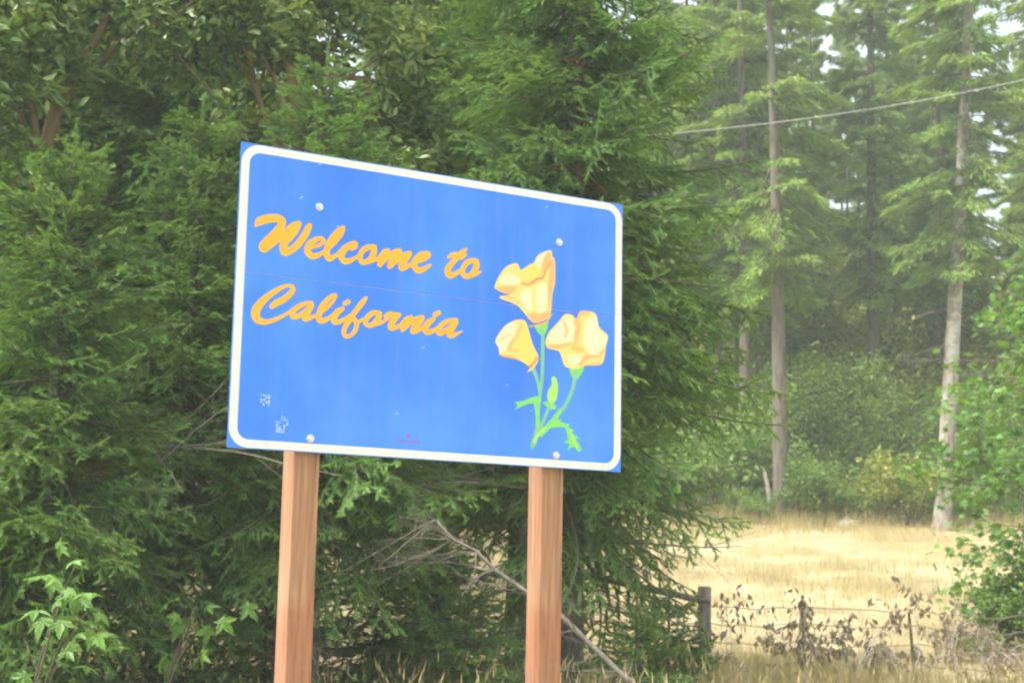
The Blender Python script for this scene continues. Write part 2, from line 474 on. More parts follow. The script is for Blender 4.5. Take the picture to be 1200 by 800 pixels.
def fir_tree(label, loc, H, R, zb, r0, seed, group=None, spacing=0.25, per=8, dead=4, bare=4, shape=0.8, barkm='bark_dark', lean=(0, 0), droop=0.0, warm=0.12):
    """Young to mid-size fir built bough by bough: tree > trunk, crown (> branch), dead_branch."""
    r = np.random.RandomState(seed)
    x, y = loc
    root = empty('fir_tree', (x, y, float(ground_z(x, y))))
    tag(root, label, 'tree', group)
    me, f = trunk_mesh('trunk', H, r0, M[barkm], seed, lean)
    obj('trunk', me, root)
    # crown: the leader and the thin inner twigs; the boughs are its children
    mb = MB()
    tip = f(H - 0.02)
    mb.tube(np.array([tip, tip + [0.01, 0, 0.24]]), [0.006, 0.002], 4, 1)
    k = 420
    w = r.uniform(0, 1, k); a = r.uniform(0, 6.28, k)
    pos = tip + np.array([0.01, 0, 0.25]) * (1.6 * w[:, None] - 0.6)
    xx = norm(np.stack([np.cos(a), np.sin(a), r.uniform(0.4, 1.2, k)], -1))
    mb.scatter(NEEDLE_T, [[0, 1, 2]], pos, frames(xx, norm(r.normal(0, 1, (k, 3)))) * np.array([0.034, 0.0055, 0.02]), 0, 0.5)
    for q in range(26):
        z = r.uniform(zb * 0.6, zb + (H - zb) * 0.7)
        a = r.uniform(0, 6.28); ln = r.uniform(0.25, 0.8) * min(1, R)
        p = f(z)
        d = np.array([math.cos(a), math.sin(a), r.uniform(-0.25, 0.15)])
        mid = p + d * ln * 0.5 + r.normal(0, 0.03, 3)
        mb.tube(np.array([p, mid, p + d * ln + [0, 0, -0.06]]), [0.009, 0.006, 0.002], 3, 1, cap=False)
    crown = obj('crown', mb.mesh('crown', [M['needle'], M['twig']]), root)
    z, a0, cnt = zb, 0.0, 0
    while z < H - 0.06 and cnt < 296:
        t = (z - zb) / (H - zb)
        nb = max(3, int(round(per * (1 - 0.35 * t))))
        if t < 0.12 and H > 4: nb = max(3, int(nb * 0.55))
        a0 += r.uniform(0.3, 1.2)
        for k in range(nb):
            if cnt >= 296: break
            ln = R * (1 - t) ** shape * r.uniform(0.72, 1.12) * (0.75 + 0.25 * min(1, t * 6)) + 0.24
            sz = min(BOUGH, key=lambda q: abs(math.log(q / ln)))
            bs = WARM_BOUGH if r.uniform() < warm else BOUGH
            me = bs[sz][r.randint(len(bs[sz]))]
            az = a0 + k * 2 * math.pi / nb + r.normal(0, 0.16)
            el = math.radians(-16 + 54 * t ** 1.3 + r.normal(0, 11)) - droop * (1 - t)
            zz = min(z + r.uniform(-0.10, 0.10), H - 0.02)
            sc = ln / sz
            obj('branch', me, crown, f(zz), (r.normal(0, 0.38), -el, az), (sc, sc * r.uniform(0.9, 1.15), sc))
            cnt += 1
            if H > 4 and r.uniform() < 0.035:
                obj('withered_branch', BROWN_BOUGH[cnt % 2], crown, f(zz), (r.normal(0, 0.4), -el + r.uniform(0, .3), az + r.uniform(0.3, 1.0)), (ln * 0.7,) * 3)
        z += spacing * (1 - 0.45 * t) * r.uniform(0.85, 1.15)
    for k in range(dead):
        zz = r.uniform(0.35 * zb, zb * 1.15)
        obj('dead_branch', DEAD_BOUGH[k % 2], root, f(zz), (r.normal(0, 0.3), r.uniform(0.0, 0.35), r.uniform(0, 6.28)), (R * r.uniform(0.35, 0.7),) * 3)
    for k in range(bare):
        zz = r.uniform(0.3 * zb, zb * 1.3)
        obj('dead_branch', BARE[k % 4], root, f(zz), (r.uniform(0, 6), r.uniform(-0.1, 0.35), r.uniform(0, 6.28)), (R * r.uniform(0.4, 0.8),) * 3)
    return root

fir_tree('large dense fir right behind the sign, its skirt hanging beside the field', (0.60, 15.2), 12.5, 2.12, 2.1, 0.15, 11, dead=9, bare=6, per=9, droop=0.12, spacing=0.26, warm=0.4)
fir_tree('young fir standing directly behind the left sign post', (-1.72, 13.6), 6.2, 1.55, 1.85, 0.10, 12, dead=3, bare=5, spacing=0.20, warm=0.75, droop=0.1)
fir_tree('young fir with a pointed top beside the left edge of the sign', (-2.85, 13.4), 5.6, 1.25, 1.3, 0.09, 13, dead=3, bare=6, spacing=0.20, warm=0.5)
fir_tree('bushy young fir beside the big maple leaves', (-3.55, 11.9), 4.9, 1.35, 0.8, 0.08, 14, dead=2, bare=3, spacing=0.18)
fir_tree('dark young fir below the glossy madrone boughs', (-4.75, 13.0), 5.6, 1.6, 0.7, 0.10, 15, dead=2, bare=3, spacing=0.20)
fir_tree('tall dark fir behind the young firs, above the sign lettering', (-0.95, 19.5), 14.0, 2.5, 2.6, 0.19, 16, dead=6, bare=8, per=8, spacing=0.28)
fir_tree('tall shaded fir trunk behind the madrone limbs', (-3.95, 18.0), 13.5, 2.4, 2.2, 0.19, 17, dead=6, bare=8, per=8, spacing=0.28)
fir_tree('tall shaded fir rising left of the madrone', (-6.2, 17.0), 13.0, 2.4, 1.5, 0.18, 18, dead=4, bare=4, per=8, spacing=0.28)
fir_tree('slim fir between the large fir and the dark fir', (0.1, 17.8), 12.0, 1.9, 2.6, 0.13, 19, dead=4, bare=5, per=7, spacing=0.26)
fir_tree('low bushy fir sapling under the right sign post', (-0.35, 13.9), 1.35, 0.75, 0.2, 0.03, 20, dead=0, bare=0, spacing=0.16)
fir_tree('low fir sapling below the skirt of the large fir', (1.2, 14.4), 1.25, 0.55, 0.15, 0.03, 21, dead=0, bare=0, spacing=0.16)

fir_tree('small fir sapling in the gap behind the left sign post', (-1.25, 15.0), 1.7, 0.9, 0.2, 0.03, 22, dead=0, bare=0, spacing=0.16)
fir_tree('small fir sapling left of the fallen dead trunk', (-0.75, 16.4), 1.9, 0.9, 0.2, 0.03, 23, dead=0, bare=0, spacing=0.16)
fir_tree('small fir sapling behind the two maple saplings', (-2.3, 14.9), 1.9, 1.0, 0.2, 0.03, 24, dead=0, bare=0, spacing=0.16)
fir_tree('small fir sapling against the wooden fence post', (1.80, 17.4), 1.25, 0.48, 0.15, 0.03, 25, dead=0, bare=0, spacing=0.15)

# ---------------------------------------------------------------- forest firs beyond the field
SPRAY_T = np.array([[0, -0.35, 0], [0.45, -0.5, -0.06], [1, 0, -0.22], [0.45, 0.5, -0.06], [0, 0.35, 0]])
SPRAY_F = [[0, 1, 2], [0, 2, 4], [4, 2, 3]]
def forest_crown(seed, H, R, zb, nb, spr, ragged=0.35):
    r = np.random.RandomState(seed)
    mb = MB()
    P, X, A, S = [], [], [], []
    for k in range(nb):
        t = r.uniform(0, 1) ** 1.15
        z = zb + (H - zb) * t
        ln = R * ((1 - t) ** 0.75) * r.uniform(1 - ragged, 1.2) * (0.55 + 0.45 * min(1, t * 4)) + 0.25
        az = r.uniform(0, 6.28)
        el = math.radians(-16 + 45 * t + r.normal(0, 13))
        n = 7
        s = np.linspace(0, 1, n)
        d = np.array([math.cos(az), math.sin(az), 0])
        ax = np.outer(s * ln * math.cos(el), d) + np.outer(s * ln * math.sin(el) - 0.20 * ln * s ** 1.6, [0, 0, 1]) + [0, 0, z]
        mb.tube(ax, 0.006 + 0.014 * ln * (1 - s), 3, 1, cap=False)
        lat = np.array([-d[1], d[0], 0])
        m = int(3.4 * spr * (0.35 + ln / R))
        u = r.uniform(0.22, 1.0, m)
        wdt = 0.34 * ln * (1.05 - u) + 0.05
        off = r.uniform(-1, 1, m) * wdt
        p = np.stack([np.interp(u, s, ax[:, i]) for i in range(3)], -1) + off[:, None] * lat
        p[:, 2] += r.normal(0, 0.05, m) - 0.25 * np.abs(off)
        x = d + lat * (off / (wdt + 0.02))[:, None] * 0.9 + np.stack([r.normal(0, .25, m), r.normal(0, .25, m), r.uniform(-0.95, 0.15, m)], -1)
        P.append(p); X.append(x)
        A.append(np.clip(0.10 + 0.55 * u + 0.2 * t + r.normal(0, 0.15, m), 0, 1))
        S.append(r.uniform(0.13, 0.36, m))
    P = np.concatenate(P); X = np.concatenate(X); A = np.concatenate(A); S = np.concatenate(S)
    fr = frames(X, norm(np.array([0, 0, 1.0]) + r.normal(0, 0.45, X.shape)))
    sc = np.stack([S, S * 0.19, S], -1)
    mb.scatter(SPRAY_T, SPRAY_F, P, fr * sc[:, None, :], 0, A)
    return mb.mesh('crown', [M['needle_far'], M['twig']])

CROWN = [forest_crown(70, 27, 2.9, 8.0, 300, 80), forest_crown(71, 29, 2.8, 7.5, 160, 68, 0.6),
         forest_crown(72, 24, 3.2, 4.5, 240, 66), forest_crown(73, 26, 2.7, 7.0, 105, 66, 0.65)]
CH = [27, 29, 24, 26]
STEM = {}
def forest_fir(x, y, kind, label, group=None, r0=0.22, barkm='bark_dark', sc=1.0, lean=(0, 0), seed=0, bare=5):
    root = empty('fir_tree', (x, y, float(ground_z(x, y))), random.Random(seed).uniform(0, 6.28) if lean == (0, 0) else 0)
    tag(root, label, 'tree', group)
    key = (kind, r0, barkm, lean)
    if key not in STEM:
        STEM[key] = trunk_mesh('trunk', CH[kind] - 0.3, r0, M[barkm], seed, lean, 12)
    me, f = STEM[key]
    obj('trunk', me, root, sc=(sc, sc, sc))
    c = obj('crown', CROWN[kind], root, sc=(sc, sc, sc))
    if lean != (0, 0):                       # the crown follows the leaning stem
        mtx = Matrix.Identity(4)
        mtx[0][2], mtx[1][2] = lean
        c.data = CROWN[kind].copy()
        c.data.transform(mtx)
    r = np.random.RandomState(seed + 900)
    for k in range(bare):
        z = r.uniform(2.5, 12)
        obj('dead_branch', BARE[k % 4], root, f(z) * sc, (r.uniform(0, 6), r.uniform(-0.1, 0.3), r.uniform(0, 6.28)), (r.uniform(0.8, 1.6),) * 3)
    return root

WOODS = 'firs of the hazy wood beyond the field'
forest_fir(8.1, 46, 3, 'straight fir with sunlit brown trunk at the meadow edge', None, 0.235, 'bark_brown', 1.0, (-0.012, 0.0), 201, 9)
forest_fir(12.3, 44, 1, 'leaning fir with pale lichen-covered trunk behind the roadside maple', None, 0.25, 'bark_lichen', 1.0, (0.080, 0.0), 202, 12)
forest_fir(13.15, 55, 1, 'dark straight fir trunk between the brown trunk and the leaning pale trunk', None, 0.27, 'bark_dark', 1.0, (-0.004, 0), 203, 8)
forest_fir(16.3, 58, 3, 'reddish brown fir trunk just behind the leaning pale trunk', None, 0.20, 'bark_brown', 1.0, (0.006, 0), 204)
_pos = [(7.0, 52), (8.35, 56), (9.3, 60), (9.0, 66), (11.6, 72), (16.9, 67), (15.2, 76), (19.5, 64), (21.5, 57), (24.5, 66), (5.2, 58), (6.6, 70), (20.5, 52), (23.0, 53), (22.6, 61), (26.5, 60), (26.5, 71), (18.4, 71), (7.7, 50.5), (6.3, 54.5), (10.9, 74.5), (20.6, 57.5), (14.3, 79), (19.0, 50.5), (22.0, 52.0), (8.0, 53.3), (8.9, 54.4)]
_r = random.Random(5)
for k in range(1500):
    if len(_pos) > 92: break
    q = (_r.uniform(-26, 40), _r.uniform(56, 108))
    if abs(q[0]) > q[1] * 0.50: continue
    if 9 < q[0] < 20 and q[1] < 72: continue            # a lighter glade behind the meadow edge
    if all((q[0] - a) ** 2 + (q[1] - b) ** 2 > 9 for a, b in _pos + [(13.15, 55), (16.3, 58)]):
        _pos.append(q)
for i, (x, y) in enumerate(_pos):
    kd = (3, 1, 0, 2)[_r.randrange(4)] if i > 26 else (3, 1, 3, 1)[i % 4] if i < 12 or i > 24 or 17 < i < 23 else (2, 0)[i % 2]
    forest_fir(x, y, kd, 'tall forest fir in the hazy wood beyond the dry field', WOODS, (0.20, 0.15)[i % 2], ('bark_dark', 'bark_brown')[i % 3 == 0], _r.uniform(0.85, 1.12), (0, 0), 300 + i, 4)
for i, (x, y) in enumerate([(10.4, 57), (11.9, 60), (15.0, 59.5), (17.4, 62), (12.5, 66), (16.2, 73), (9.9, 69), (19.0, 68)]):
    forest_fir(x, y, 3, 'slender bare-stemmed young fir in the glade behind the meadow edge', 'slender firs in the glade', 0.11, 'bark_dark', 0.8 + 0.03 * i, (0, 0), 640 + i, 8)
_pos2 = [(-8.5, 22), (-11, 27), (-7.2, 29), (-9.5, 36), (-14.5, 33), (-13, 42), (-6.8, 42), (-17, 47), (-10.2, 47.5), (-3.6, 50), (1.0, 51.5)]
for i, (x, y) in enumerate(_pos2):
    forest_fir(x, y, (2, 0)[i % 2], 'full-crowned fir of the wood left of the meadow', 'firs left of the meadow', 0.2, 'bark_dark', _r.uniform(0.72, 0.98), (0, 0), 500 + i, 3)

# ---------------------------------------------------------------- broadleaf plants
def oval_leaf(w=0.42, fold=0.10):
    v = np.array([[0, 0, 0], [0.30, -w * 0.46, fold * .8], [0.68, -w * 0.44, fold * .6], [1, 0, -0.10], [0.68, w * 0.44, fold * .6], [0.30, w * 0.46, fold * .8], [0.5, 0, 0]])
    return v, [[0, 1, 6], [1, 2, 6], [2, 3, 6], [3, 4, 6], [4, 5, 6], [5, 0, 6]]
def maple_leaf():
    tips = [(-150, .50), (-118, .40), (-92, .86), (-66, .42), (-44, .98), (-20, .48), (0, 1.08), (20, .48), (44, .98), (66, .42), (92, .86), (118, .40), (150, .50)]
    v = [[0.42, 0, 0.02]] + [[0.42 + 0.56 * q * math.cos(math.radians(a)), 0.56 * q * math.sin(math.radians(a)), -0.13 * q * q] for a, q in tips]
    v.append([0.16, 0, 0.0])
    f = [[0, i, i + 1] for i in range(1, len(tips))] + [[0, len(tips), len(tips) + 1], [0, len(tips) + 1, 1]]
    return np.array(v), f
OVAL, MAPLE = oval_leaf(), maple_leaf()
SMALL = (np.array([[0, 0, 0], [0.5, -0.3, 0.05], [1, 0, -0.08], [0.5, 0.3, 0.05]]), [[0, 1, 2], [0, 2, 3]])

def leafy(seed, starts, leaf, size, levels, per_tip, wood, leafm, droop=0.0, flat=0.6, spread=0.16, curl=0.5, leaf_droop=0.25, yellow=0.0):
    """Forking stems with leaves round every outer twig. starts: (point, direction, length, radius). Returns (wood mesh, leaf mesh)."""
    r = np.random.RandomState(seed)
    wd, lf = MB(), MB()
    tips = []
    def grow(p, d, ln, rad, lev):
        n = 5 if lev else 8
        pts = [np.asarray(p, float)]
        dd = norm(d)
        for k in range(n):
            dd = norm(dd + r.normal(0, curl * 0.35, 3) + np.array([0, 0, -droop * 0.15 * lev + 0.03]))
            pts.append(pts[-1] + dd * ln / n)
        pts = np.array(pts)
        wd.tube(pts, rad * (1 - 0.62 * np.linspace(0, 1, n + 1)), 7 if lev == 0 else (5 if lev == 1 else 3), 0, cap=False)
        if lev >= levels:
            for q in pts[1:]: tips.append((q, dd))
            return
        for k in range(r.randint(3, 6) if lev else r.randint(5, 8)):
            t = r.uniform(0.35, 1.0)
            i = min(int(t * n), n - 1)
            dv = norm(norm(pts[i + 1] - pts[i]) * 0.7 + r.normal(0, 0.62, 3) * [1, 1, 0.7])
            grow(pts[i + 1], dv, ln * r.uniform(0.40, 0.68), rad * 0.5 * (1.1 - 0.5 * t), lev + 1)
    for p, d, ln, rad in starts: grow(np.array(p, float), np.array(d, float), ln, rad, 0)
    T = np.repeat(np.array([t[0] for t in tips]), per_tip, 0)
    D = np.repeat(np.array([t[1] for t in tips]), per_tip, 0)
    n = len(T)
    pos = T + r.normal(0, spread, (n, 3)) * [1, 1, 0.7]
    x = norm(D * 0.5 + r.normal(0, 0.8, (n, 3)) * [1, 1, 0.5] + [0, 0, -leaf_droop])
    fr = frames(x, norm(np.array([0, 0, 1.0]) * flat + r.normal(0, 0.45, (n, 3))))
    s = size * r.uniform(0.65, 1.2, n)
    zr = (pos[:, 2] - pos[:, 2].min()) / (np.ptp(pos[:, 2]) + 1e-6)
    age = np.clip(0.40 + r.normal(0, 0.24, n) + yellow * (r.uniform(0, 1, n) < 0.15), 0, 1)
    lf.scatter(leaf[0], leaf[1], pos, fr * s[:, None, None], 0, age)
    return wd.mesh('wood', [M[wood]], True), lf.mesh('leaves', [M[leafm]])

def broadleaf(name, label, cat, loc, meshes, parts=('trunk', 'crown'), group=None, rz=0.0, sc=1.0):
    x, y = loc
    root = empty(name, (x, y, float(ground_z(x, y)) - 0.03), rz)
    root.scale = (sc, sc, sc)
    tag(root, label, cat, group)
    obj(parts[0], meshes[0], root)
    obj(parts[1], meshes[1], root)
    return root

# madrone with orange limbs, high on the left
def madrone(label, loc, seed, trunk, starts, per_tip=20, size=0.135):
    r = np.random.RandomState(seed)
    w, l = leafy(seed, starts, OVAL, size, 2, per_tip, 'bark_madrone', 'madrone', 0.0, 0.5, 0.12, 0.6)
    x, y = loc
    root = empty('madrone_tree', (x, y, float(ground_z(x, y))))
    tag(root, label, 'tree')
    mb = MB()
    pts = np.array(trunk, float)
    n = 18
    tt = np.linspace(0, len(pts) - 1, n)
    c = np.stack([np.interp(tt, range(len(pts)), pts[:, i]) for i in range(3)], -1) + r.normal(0, 0.02, (n, 3))
    mb.tube(c, np.linspace(0.13, 0.06, n), 10, 0, True, 0.04, r)
    obj('trunk', mb.mesh('trunk', [M['bark_madrone']], True), root)
    obj('limb', w, root)
    obj('crown', l, root)
    return root
madrone('madrone with glossy pale-tipped leaves in the upper left corner', (-5.0, 15.2), 31,
        [(0, 0, -0.2), (0.1, 0, 1.6), (0.35, -0.2, 3.4), (0.3, -0.5, 5.2), (0.6, -0.7, 6.4)],
        [((0.3, -0.5, 5.0), (0.4, -0.5, 0.75), 1.7, 0.05), ((0.3, -0.5, 5.2), (-0.6, -0.4, 0.65), 1.8, 0.05), ((0.5, -0.6, 6.0), (0.3, -0.3, 0.9), 1.8, 0.05),
         ((0.6, -0.7, 6.3), (-0.5, -0.2, 0.9), 1.9, 0.045), ((0.6, -0.7, 6.3), (0.8, 0.1, 0.7), 1.8, 0.045), ((0.35, -0.2, 4.4), (-0.5, -0.6, 0.5), 1.5, 0.04), ((0.4, -0.6, 5.4), (0.1, -0.9, 0.35), 1.3, 0.035)])
madrone('madrone with crooked orange limbs above the sign corner', (-2.35, 16.2), 32,
        [(0, 0, -0.2), (-0.1, 0, 2.0), (-0.05, -0.3, 4.0), (0.15, -0.6, 5.4), (0.0, -0.9, 6.6)],
        [((0.1, -0.5, 5.1), (0.7, -0.3, 0.55), 1.5, 0.05), ((0.15, -0.6, 5.5), (-0.8, -0.3, 0.6), 1.7, 0.05), ((0.0, -0.8, 6.2), (0.5, -0.4, 0.8), 1.5, 0.045),
         ((0.0, -0.9, 6.5), (-0.5, -0.3, 0.9), 1.7, 0.045), ((0.0, -0.9, 6.6), (0.6, 0.2, 1.0), 1.7, 0.045), ((0.05, -0.8, 6.0), (-0.2, -0.8, 0.7), 1.2, 0.035)], 20)

# roadside maple at the right edge, and the bush below it
mw, ml = leafy(51, [((0, 0, 0), (-0.15, -0.05, 1), 2.6, 0.07), ((0.1, 0.1, 0), (0.2, 0.1, 1), 2.9, 0.07), ((0, -0.1, 0), (-0.45, -0.2, 1), 2.4, 0.06), ((0, 0.1, 1.3), (-0.9, -0.3, 0.75), 1.7, 0.04), ((0, -0.1, 1.9), (-0.8, -0.4, 0.9), 1.7, 0.04), ((0, 0, 2.4), (-0.5, -0.3, 1), 1.9, 0.04)],
               MAPLE, 0.15, 2, 9, 'bark_brown', 'maple', 0.2, 0.8, 0.16, 0.5, 0.35)
broadleaf('maple_tree', 'light green broadleaf maple overhanging the meadow beside the leaning trunk', 'tree', (9.8, 25.0), (mw, ml), sc=1.32)
def bush_meshes(seed, h, w, leaf, size, leafm, per_tip, stems=7, levels=1, yellow=0.0, spread=0.08):
    r = np.random.RandomState(seed)
    st = []
    for k in range(stems):
        a = k * 2.4 + r.uniform(0, 1)
        q = r.uniform(0.1, 1.0)
        st.append(((0.1 * math.cos(a), 0.1 * math.sin(a), 0.0), (w * q * math.cos(a), w * q * math.sin(a), h), h * r.uniform(0.7, 1.0), 0.012 * h + 0.004))
    return leafy(seed, st, leaf, size, levels, per_tip, 'twig', leafm, 0.1, 0.6, spread, 0.55, 0.15, yellow)
BUSH = {
    'dense': bush_meshes(61, 1.15, 0.9, SMALL, 0.085, 'shrub', 16, 9, 2, 0.2, 0.07),
    'forest': bush_meshes(62, 1.9, 0.8, OVAL, 0.16, 'shrub', 16, 9, 1, 0.2, 0.17),
    'yellow': bush_meshes(63, 1.7, 0.8, OVAL, 0.15, 'shrub_yellow', 14, 8, 1, 0.2, 0.16),
    'vine': bush_meshes(64, 4.6, 0.7, SMALL, 0.17, 'shrub_yellow', 16, 6, 2, 0.2, 0.32),
    'tall': bush_meshes(66, 3.3, 0.75, OVAL, 0.17, 'shrub', 12, 7, 2, 0.2, 0.26),
    'brush': bush_meshes(65, 0.85, 0.9, SMALL, 0.075, 'underbrush', 8, 8, 1, 0.0, 0.09),
}
broadleaf('shrub', 'round green shrub on the dry slope below the maple', 'shrub', (7.95, 23.6), BUSH['dense'], ('stem', 'foliage'), None, 0.4, 1.0)
broadleaf('shrub', 'yellow-green shrub at the foot of the leaning pale trunk', 'shrub', (11.7, 45.0), BUSH['yellow'], ('stem', 'foliage'), None, 0.0, 1.05)
broadleaf('shrub', 'low yellowing shrub between the two meadow-edge trunks', 'shrub', (10.75, 45.6), BUSH['yellow'], ('stem', 'foliage'), None, 2.0, 0.75)
broadleaf('shrub', 'green shrub growing round the foot of the brown fir trunk', 'shrub', (8.75, 45.2), BUSH['forest'], ('stem', 'foliage'), None, 1.0, 0.85)
_q = random.Random(9)
for x, y, sc_ in ((9.5, 50.6, 0.95), (10.6, 51.2, 1.15), (11.7, 52.2, 1.0), (15.2, 51.5, 0.9), (6.0, 51.0, 0.8)):
    broadleaf('tall_shrub', 'tall leafy green shrub rising behind the thicket between the trunks', 'shrub', (x, y), BUSH['tall'], ('stem', 'foliage'), 'tall shrubs behind the thicket', _q.uniform(0, 6), sc_)
for i, (x, y) in enumerate([(6.2, 47), (7.2, 48), (9.6, 48.2), (10.6, 49.5), (11.8, 50.5), (13.4, 48.6), (14.6, 47.5), (16.0, 49), (12.6, 52.5), (9.2, 52), (17.8, 51), (5.0, 49), (3.2, 49.5), (1.2, 49), (-1.2, 49.5), (-3.5, 48.6), (10.2, 55), (14.4, 54), (8.0, 50.2), (15.6, 53)]):
    broadleaf('shrub', 'green leafy shrub in the thicket along the forest edge', 'shrub', (x, y), BUSH['forest'], ('stem', 'foliage'), 'thicket shrubs along the forest edge', _q.uniform(0, 6), _q.uniform(0.85, 1.45))
for i, (x, y, sc_) in enumerate([(6.7, 46.0, .5), (9.5, 46.4, .6), (10.1, 45.2, .45), (12.9, 45.6, .55), (13.9, 46.3, .6), (15.0, 45.6, .5), (7.4, 45.2, .4), (11.2, 46.6, .6)]):
    broadleaf('low_shrub', 'low bright shrub growing out of the tall meadow-edge grass', 'shrub', (x, y), BUSH['yellow' if i % 3 == 1 else 'forest'], ('stem', 'foliage'), 'low shrubs in the meadow-edge grass', _q.uniform(0, 6), sc_)
for i, (x, y, s) in enumerate([(11.6, 58, 1.2), (14.4, 62, 1.5), (17.5, 60, 1.2), (10.0, 64, 1.4), (19.4, 56, 1.1), (12.8, 68, 1.7), (7.6, 62, 1.2), (16.2, 70, 1.7), (20.8, 66, 1.6), (8.6, 72, 1.8), (11.4, 76, 2.0), (18.2, 78, 2.1), (5.4, 64, 1.5), (23.5, 74, 1.9), (14.6, 57, 1.0), (12.3, 63, 1.5), (15.9, 64.5, 1.6), (18.6, 62.5, 1.4), (10.9, 67, 1.7), (14.0, 71, 2.0)]):
    broadleaf('vine_maple', 'slender yellow-green vine maple in the understory of the wood', 'tree', (x, y), BUSH['vine'], ('trunk', 'crown'), 'understory vine maples in the wood', _q.uniform(0, 6), s)
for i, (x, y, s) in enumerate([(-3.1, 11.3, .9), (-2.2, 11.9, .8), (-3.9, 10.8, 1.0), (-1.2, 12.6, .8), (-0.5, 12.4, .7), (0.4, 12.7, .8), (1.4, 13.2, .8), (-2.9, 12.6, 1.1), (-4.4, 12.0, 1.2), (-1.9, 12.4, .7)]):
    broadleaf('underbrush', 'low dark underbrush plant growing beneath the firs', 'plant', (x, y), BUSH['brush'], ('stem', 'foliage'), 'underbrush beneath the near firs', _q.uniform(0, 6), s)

# bigleaf maple saplings: every leaf a part
def big_leaf(seed):
    """Five-lobed toothed leaf, creased along its veins and curling at the tips."""
    r = np.random.RandomState(seed)
    out = []
    for ang, ln in ((-128, .52), (-66, .88), (0, 1.0), (66, .88), (128, .52)):
        for da, q in ((-27, .42), (-17, .62), (-13, .60), (-7, .84), (-5, .80), (0, 1.0), (5, .80), (7, .84), (13, .60), (17, .62), (27, .42)):
            out.append((ang + da * (1.15 if ln > .6 else .9), ln * q * r.uniform(0.93, 1.05), q))
    v = [[0.38, 0, 0.03]]
    for a, q, t in out:
        x, y = 0.38 + 0.62 * q * math.cos(math.radians(a)), 0.62 * q * math.sin(math.radians(a))
        v.append([x, y, -0.20 * q * q + 0.05 * (1 - t) * (1 if t < .99 else 0) + r.normal(0, 0.012)])
    n = len(out)
    f = [[0, i, i + 1] for i in range(1, n)] + [[0, n, 1]]
    mb = MB()
    mb.add(np.array(v), f, 0, r.uniform(0.3, 0.75))
    mb.tube([(-0.45, 0, -0.10), (-0.1, 0, 0.02), (0.36, 0, 0.025)], [0.008, 0.010, 0.012], 4, 0)
    return mb.mesh('leaf', [M['maple']])
BIG_LEAF = [big_leaf(880 + i) for i in range(5)]
def maple_sapling(label, loc, h, n, seed, size=0.2, arch=(0.5, -0.3), tight=0.13):
    r = np.random.RandomState(seed)
    x, y = loc
    root = empty('maple_sapling', (x, y, float(ground_z(x, y))))
    tag(root, label, 'plant')
    mb = MB()
    pts_all = []
    for k in range(4):
        s = np.linspace(0, 1, 8)
        a = r.uniform(-0.5, 0.5) + k * 0.5
        end = np.array([arch[0] * r.uniform(0.7, 1.1) + 0.10 * math.cos(a), arch[1] + 0.12 * math.sin(a), h * r.uniform(0.82, 1.05)])
        p = np.outer(s, end) + np.outer(s * (1 - s), [0, 0, 0.5 * h])
        mb.tube(p, 0.011 * (1 - 0.75 * s), 5, 0)
        pts_all.append(p)
    obj('stem', mb.mesh('stem', [M['twig']], True), root)
    for k in range(n):
        p = pts_all[k % 4]
        q = p[r.randint(5, 8)] + r.normal(0, tight, 3) * [1, 1, 0.8]
        d = np.array([[q[0] - p[3][0] + r.normal(0, .35), q[1] - p[3][1] - 0.3 + r.normal(0, .35), -0.35 + r.normal(0, .3)]])
        m = frames(d, norm(np.array([[r.normal(0, .5), -0.7 + r.normal(0, .4), 1.0]])))[0]
        s = size * r.uniform(0.6, 1.2)
        obj('leaf', BIG_LEAF[r.randint(5)], root, q, Matrix(m.tolist()).to_euler(), (s, s, s))
maple_sapling('maple sapling with large pale green leaves below the left firs', (-3.1, 9.9), 1.62, 26, 81, 0.2, (0.42, -0.3))
maple_sapling('shaded maple sapling with broad leaves beside the left sign post', (-2.65, 11.6), 1.25, 16, 82, 0.19, (0.3, -0.1), 0.18)
# ---------------------------------------------------------------- fallen dead snag under the sign
def dead_snag():
    r = np.random.RandomState(91)
    root = empty('dead_snag', (1.75, 12.4, float(ground_z(1.75, 12.4))))
    tag(root, 'grey fallen dead trunk with bare twigs leaning under the sign', 'dead tree')
    a, b = np.array([0.15, 0, -0.05]), np.array([-2.35, 0.25, 2.0])
    n = 16
    s = np.linspace(0, 1, n)
    p = a + np.outer(s, b - a) + r.normal(0, 0.012, (n, 3)); p[:, 2] += 0.10 * np.sin(s * 3.1)
    mb = MB(); mb.tube(p, 0.031 - 0.019 * s, 8, 0, True, 0.12, r)
    obj('trunk', mb.mesh('trunk', [M['deadwood']], True), root)
    for k in range(34):
        q = p[r.randint(3, n)]
        obj('dead_branch', BARE[k % 4], root, q, (r.uniform(0, 6), r.uniform(-0.6, 0.6), math.pi + r.normal(0, 0.9)), (r.uniform(0.25, 0.6),) * 3)
dead_snag()
def loose_branch(label, loc, rot, sc, k):
    o = obj('dead_branch', BARE[k], None, loc, rot, (sc,) * 3)
    tag(o, label, 'branch')
broken = MB()
broken.tube([(0, 0, -0.2), (-0.08, 0, 0.7), (-0.24, 0, 1.5), (-0.27, 0, 1.62)], [0.12, 0.09, 0.05, 0.015], 9, 0)
o = obj('broken_snag', broken.mesh('broken_snag', [M['bark_lichen']], True), None, (7.75, 45.3, float(ground_z(7.75, 45.3))))
tag(o, 'short pale broken snag beside the brown fir trunk', 'dead tree')
big = bare_branch(47, 2.6, 0.022, M['deadwood'], 7, 0.0, 0.3)
r0 = empty('fallen_branch', (-3.9, 12.2, 2.75)); tag(r0, 'long arching grey dead branch tangled below the left edge of the sign', 'branch')
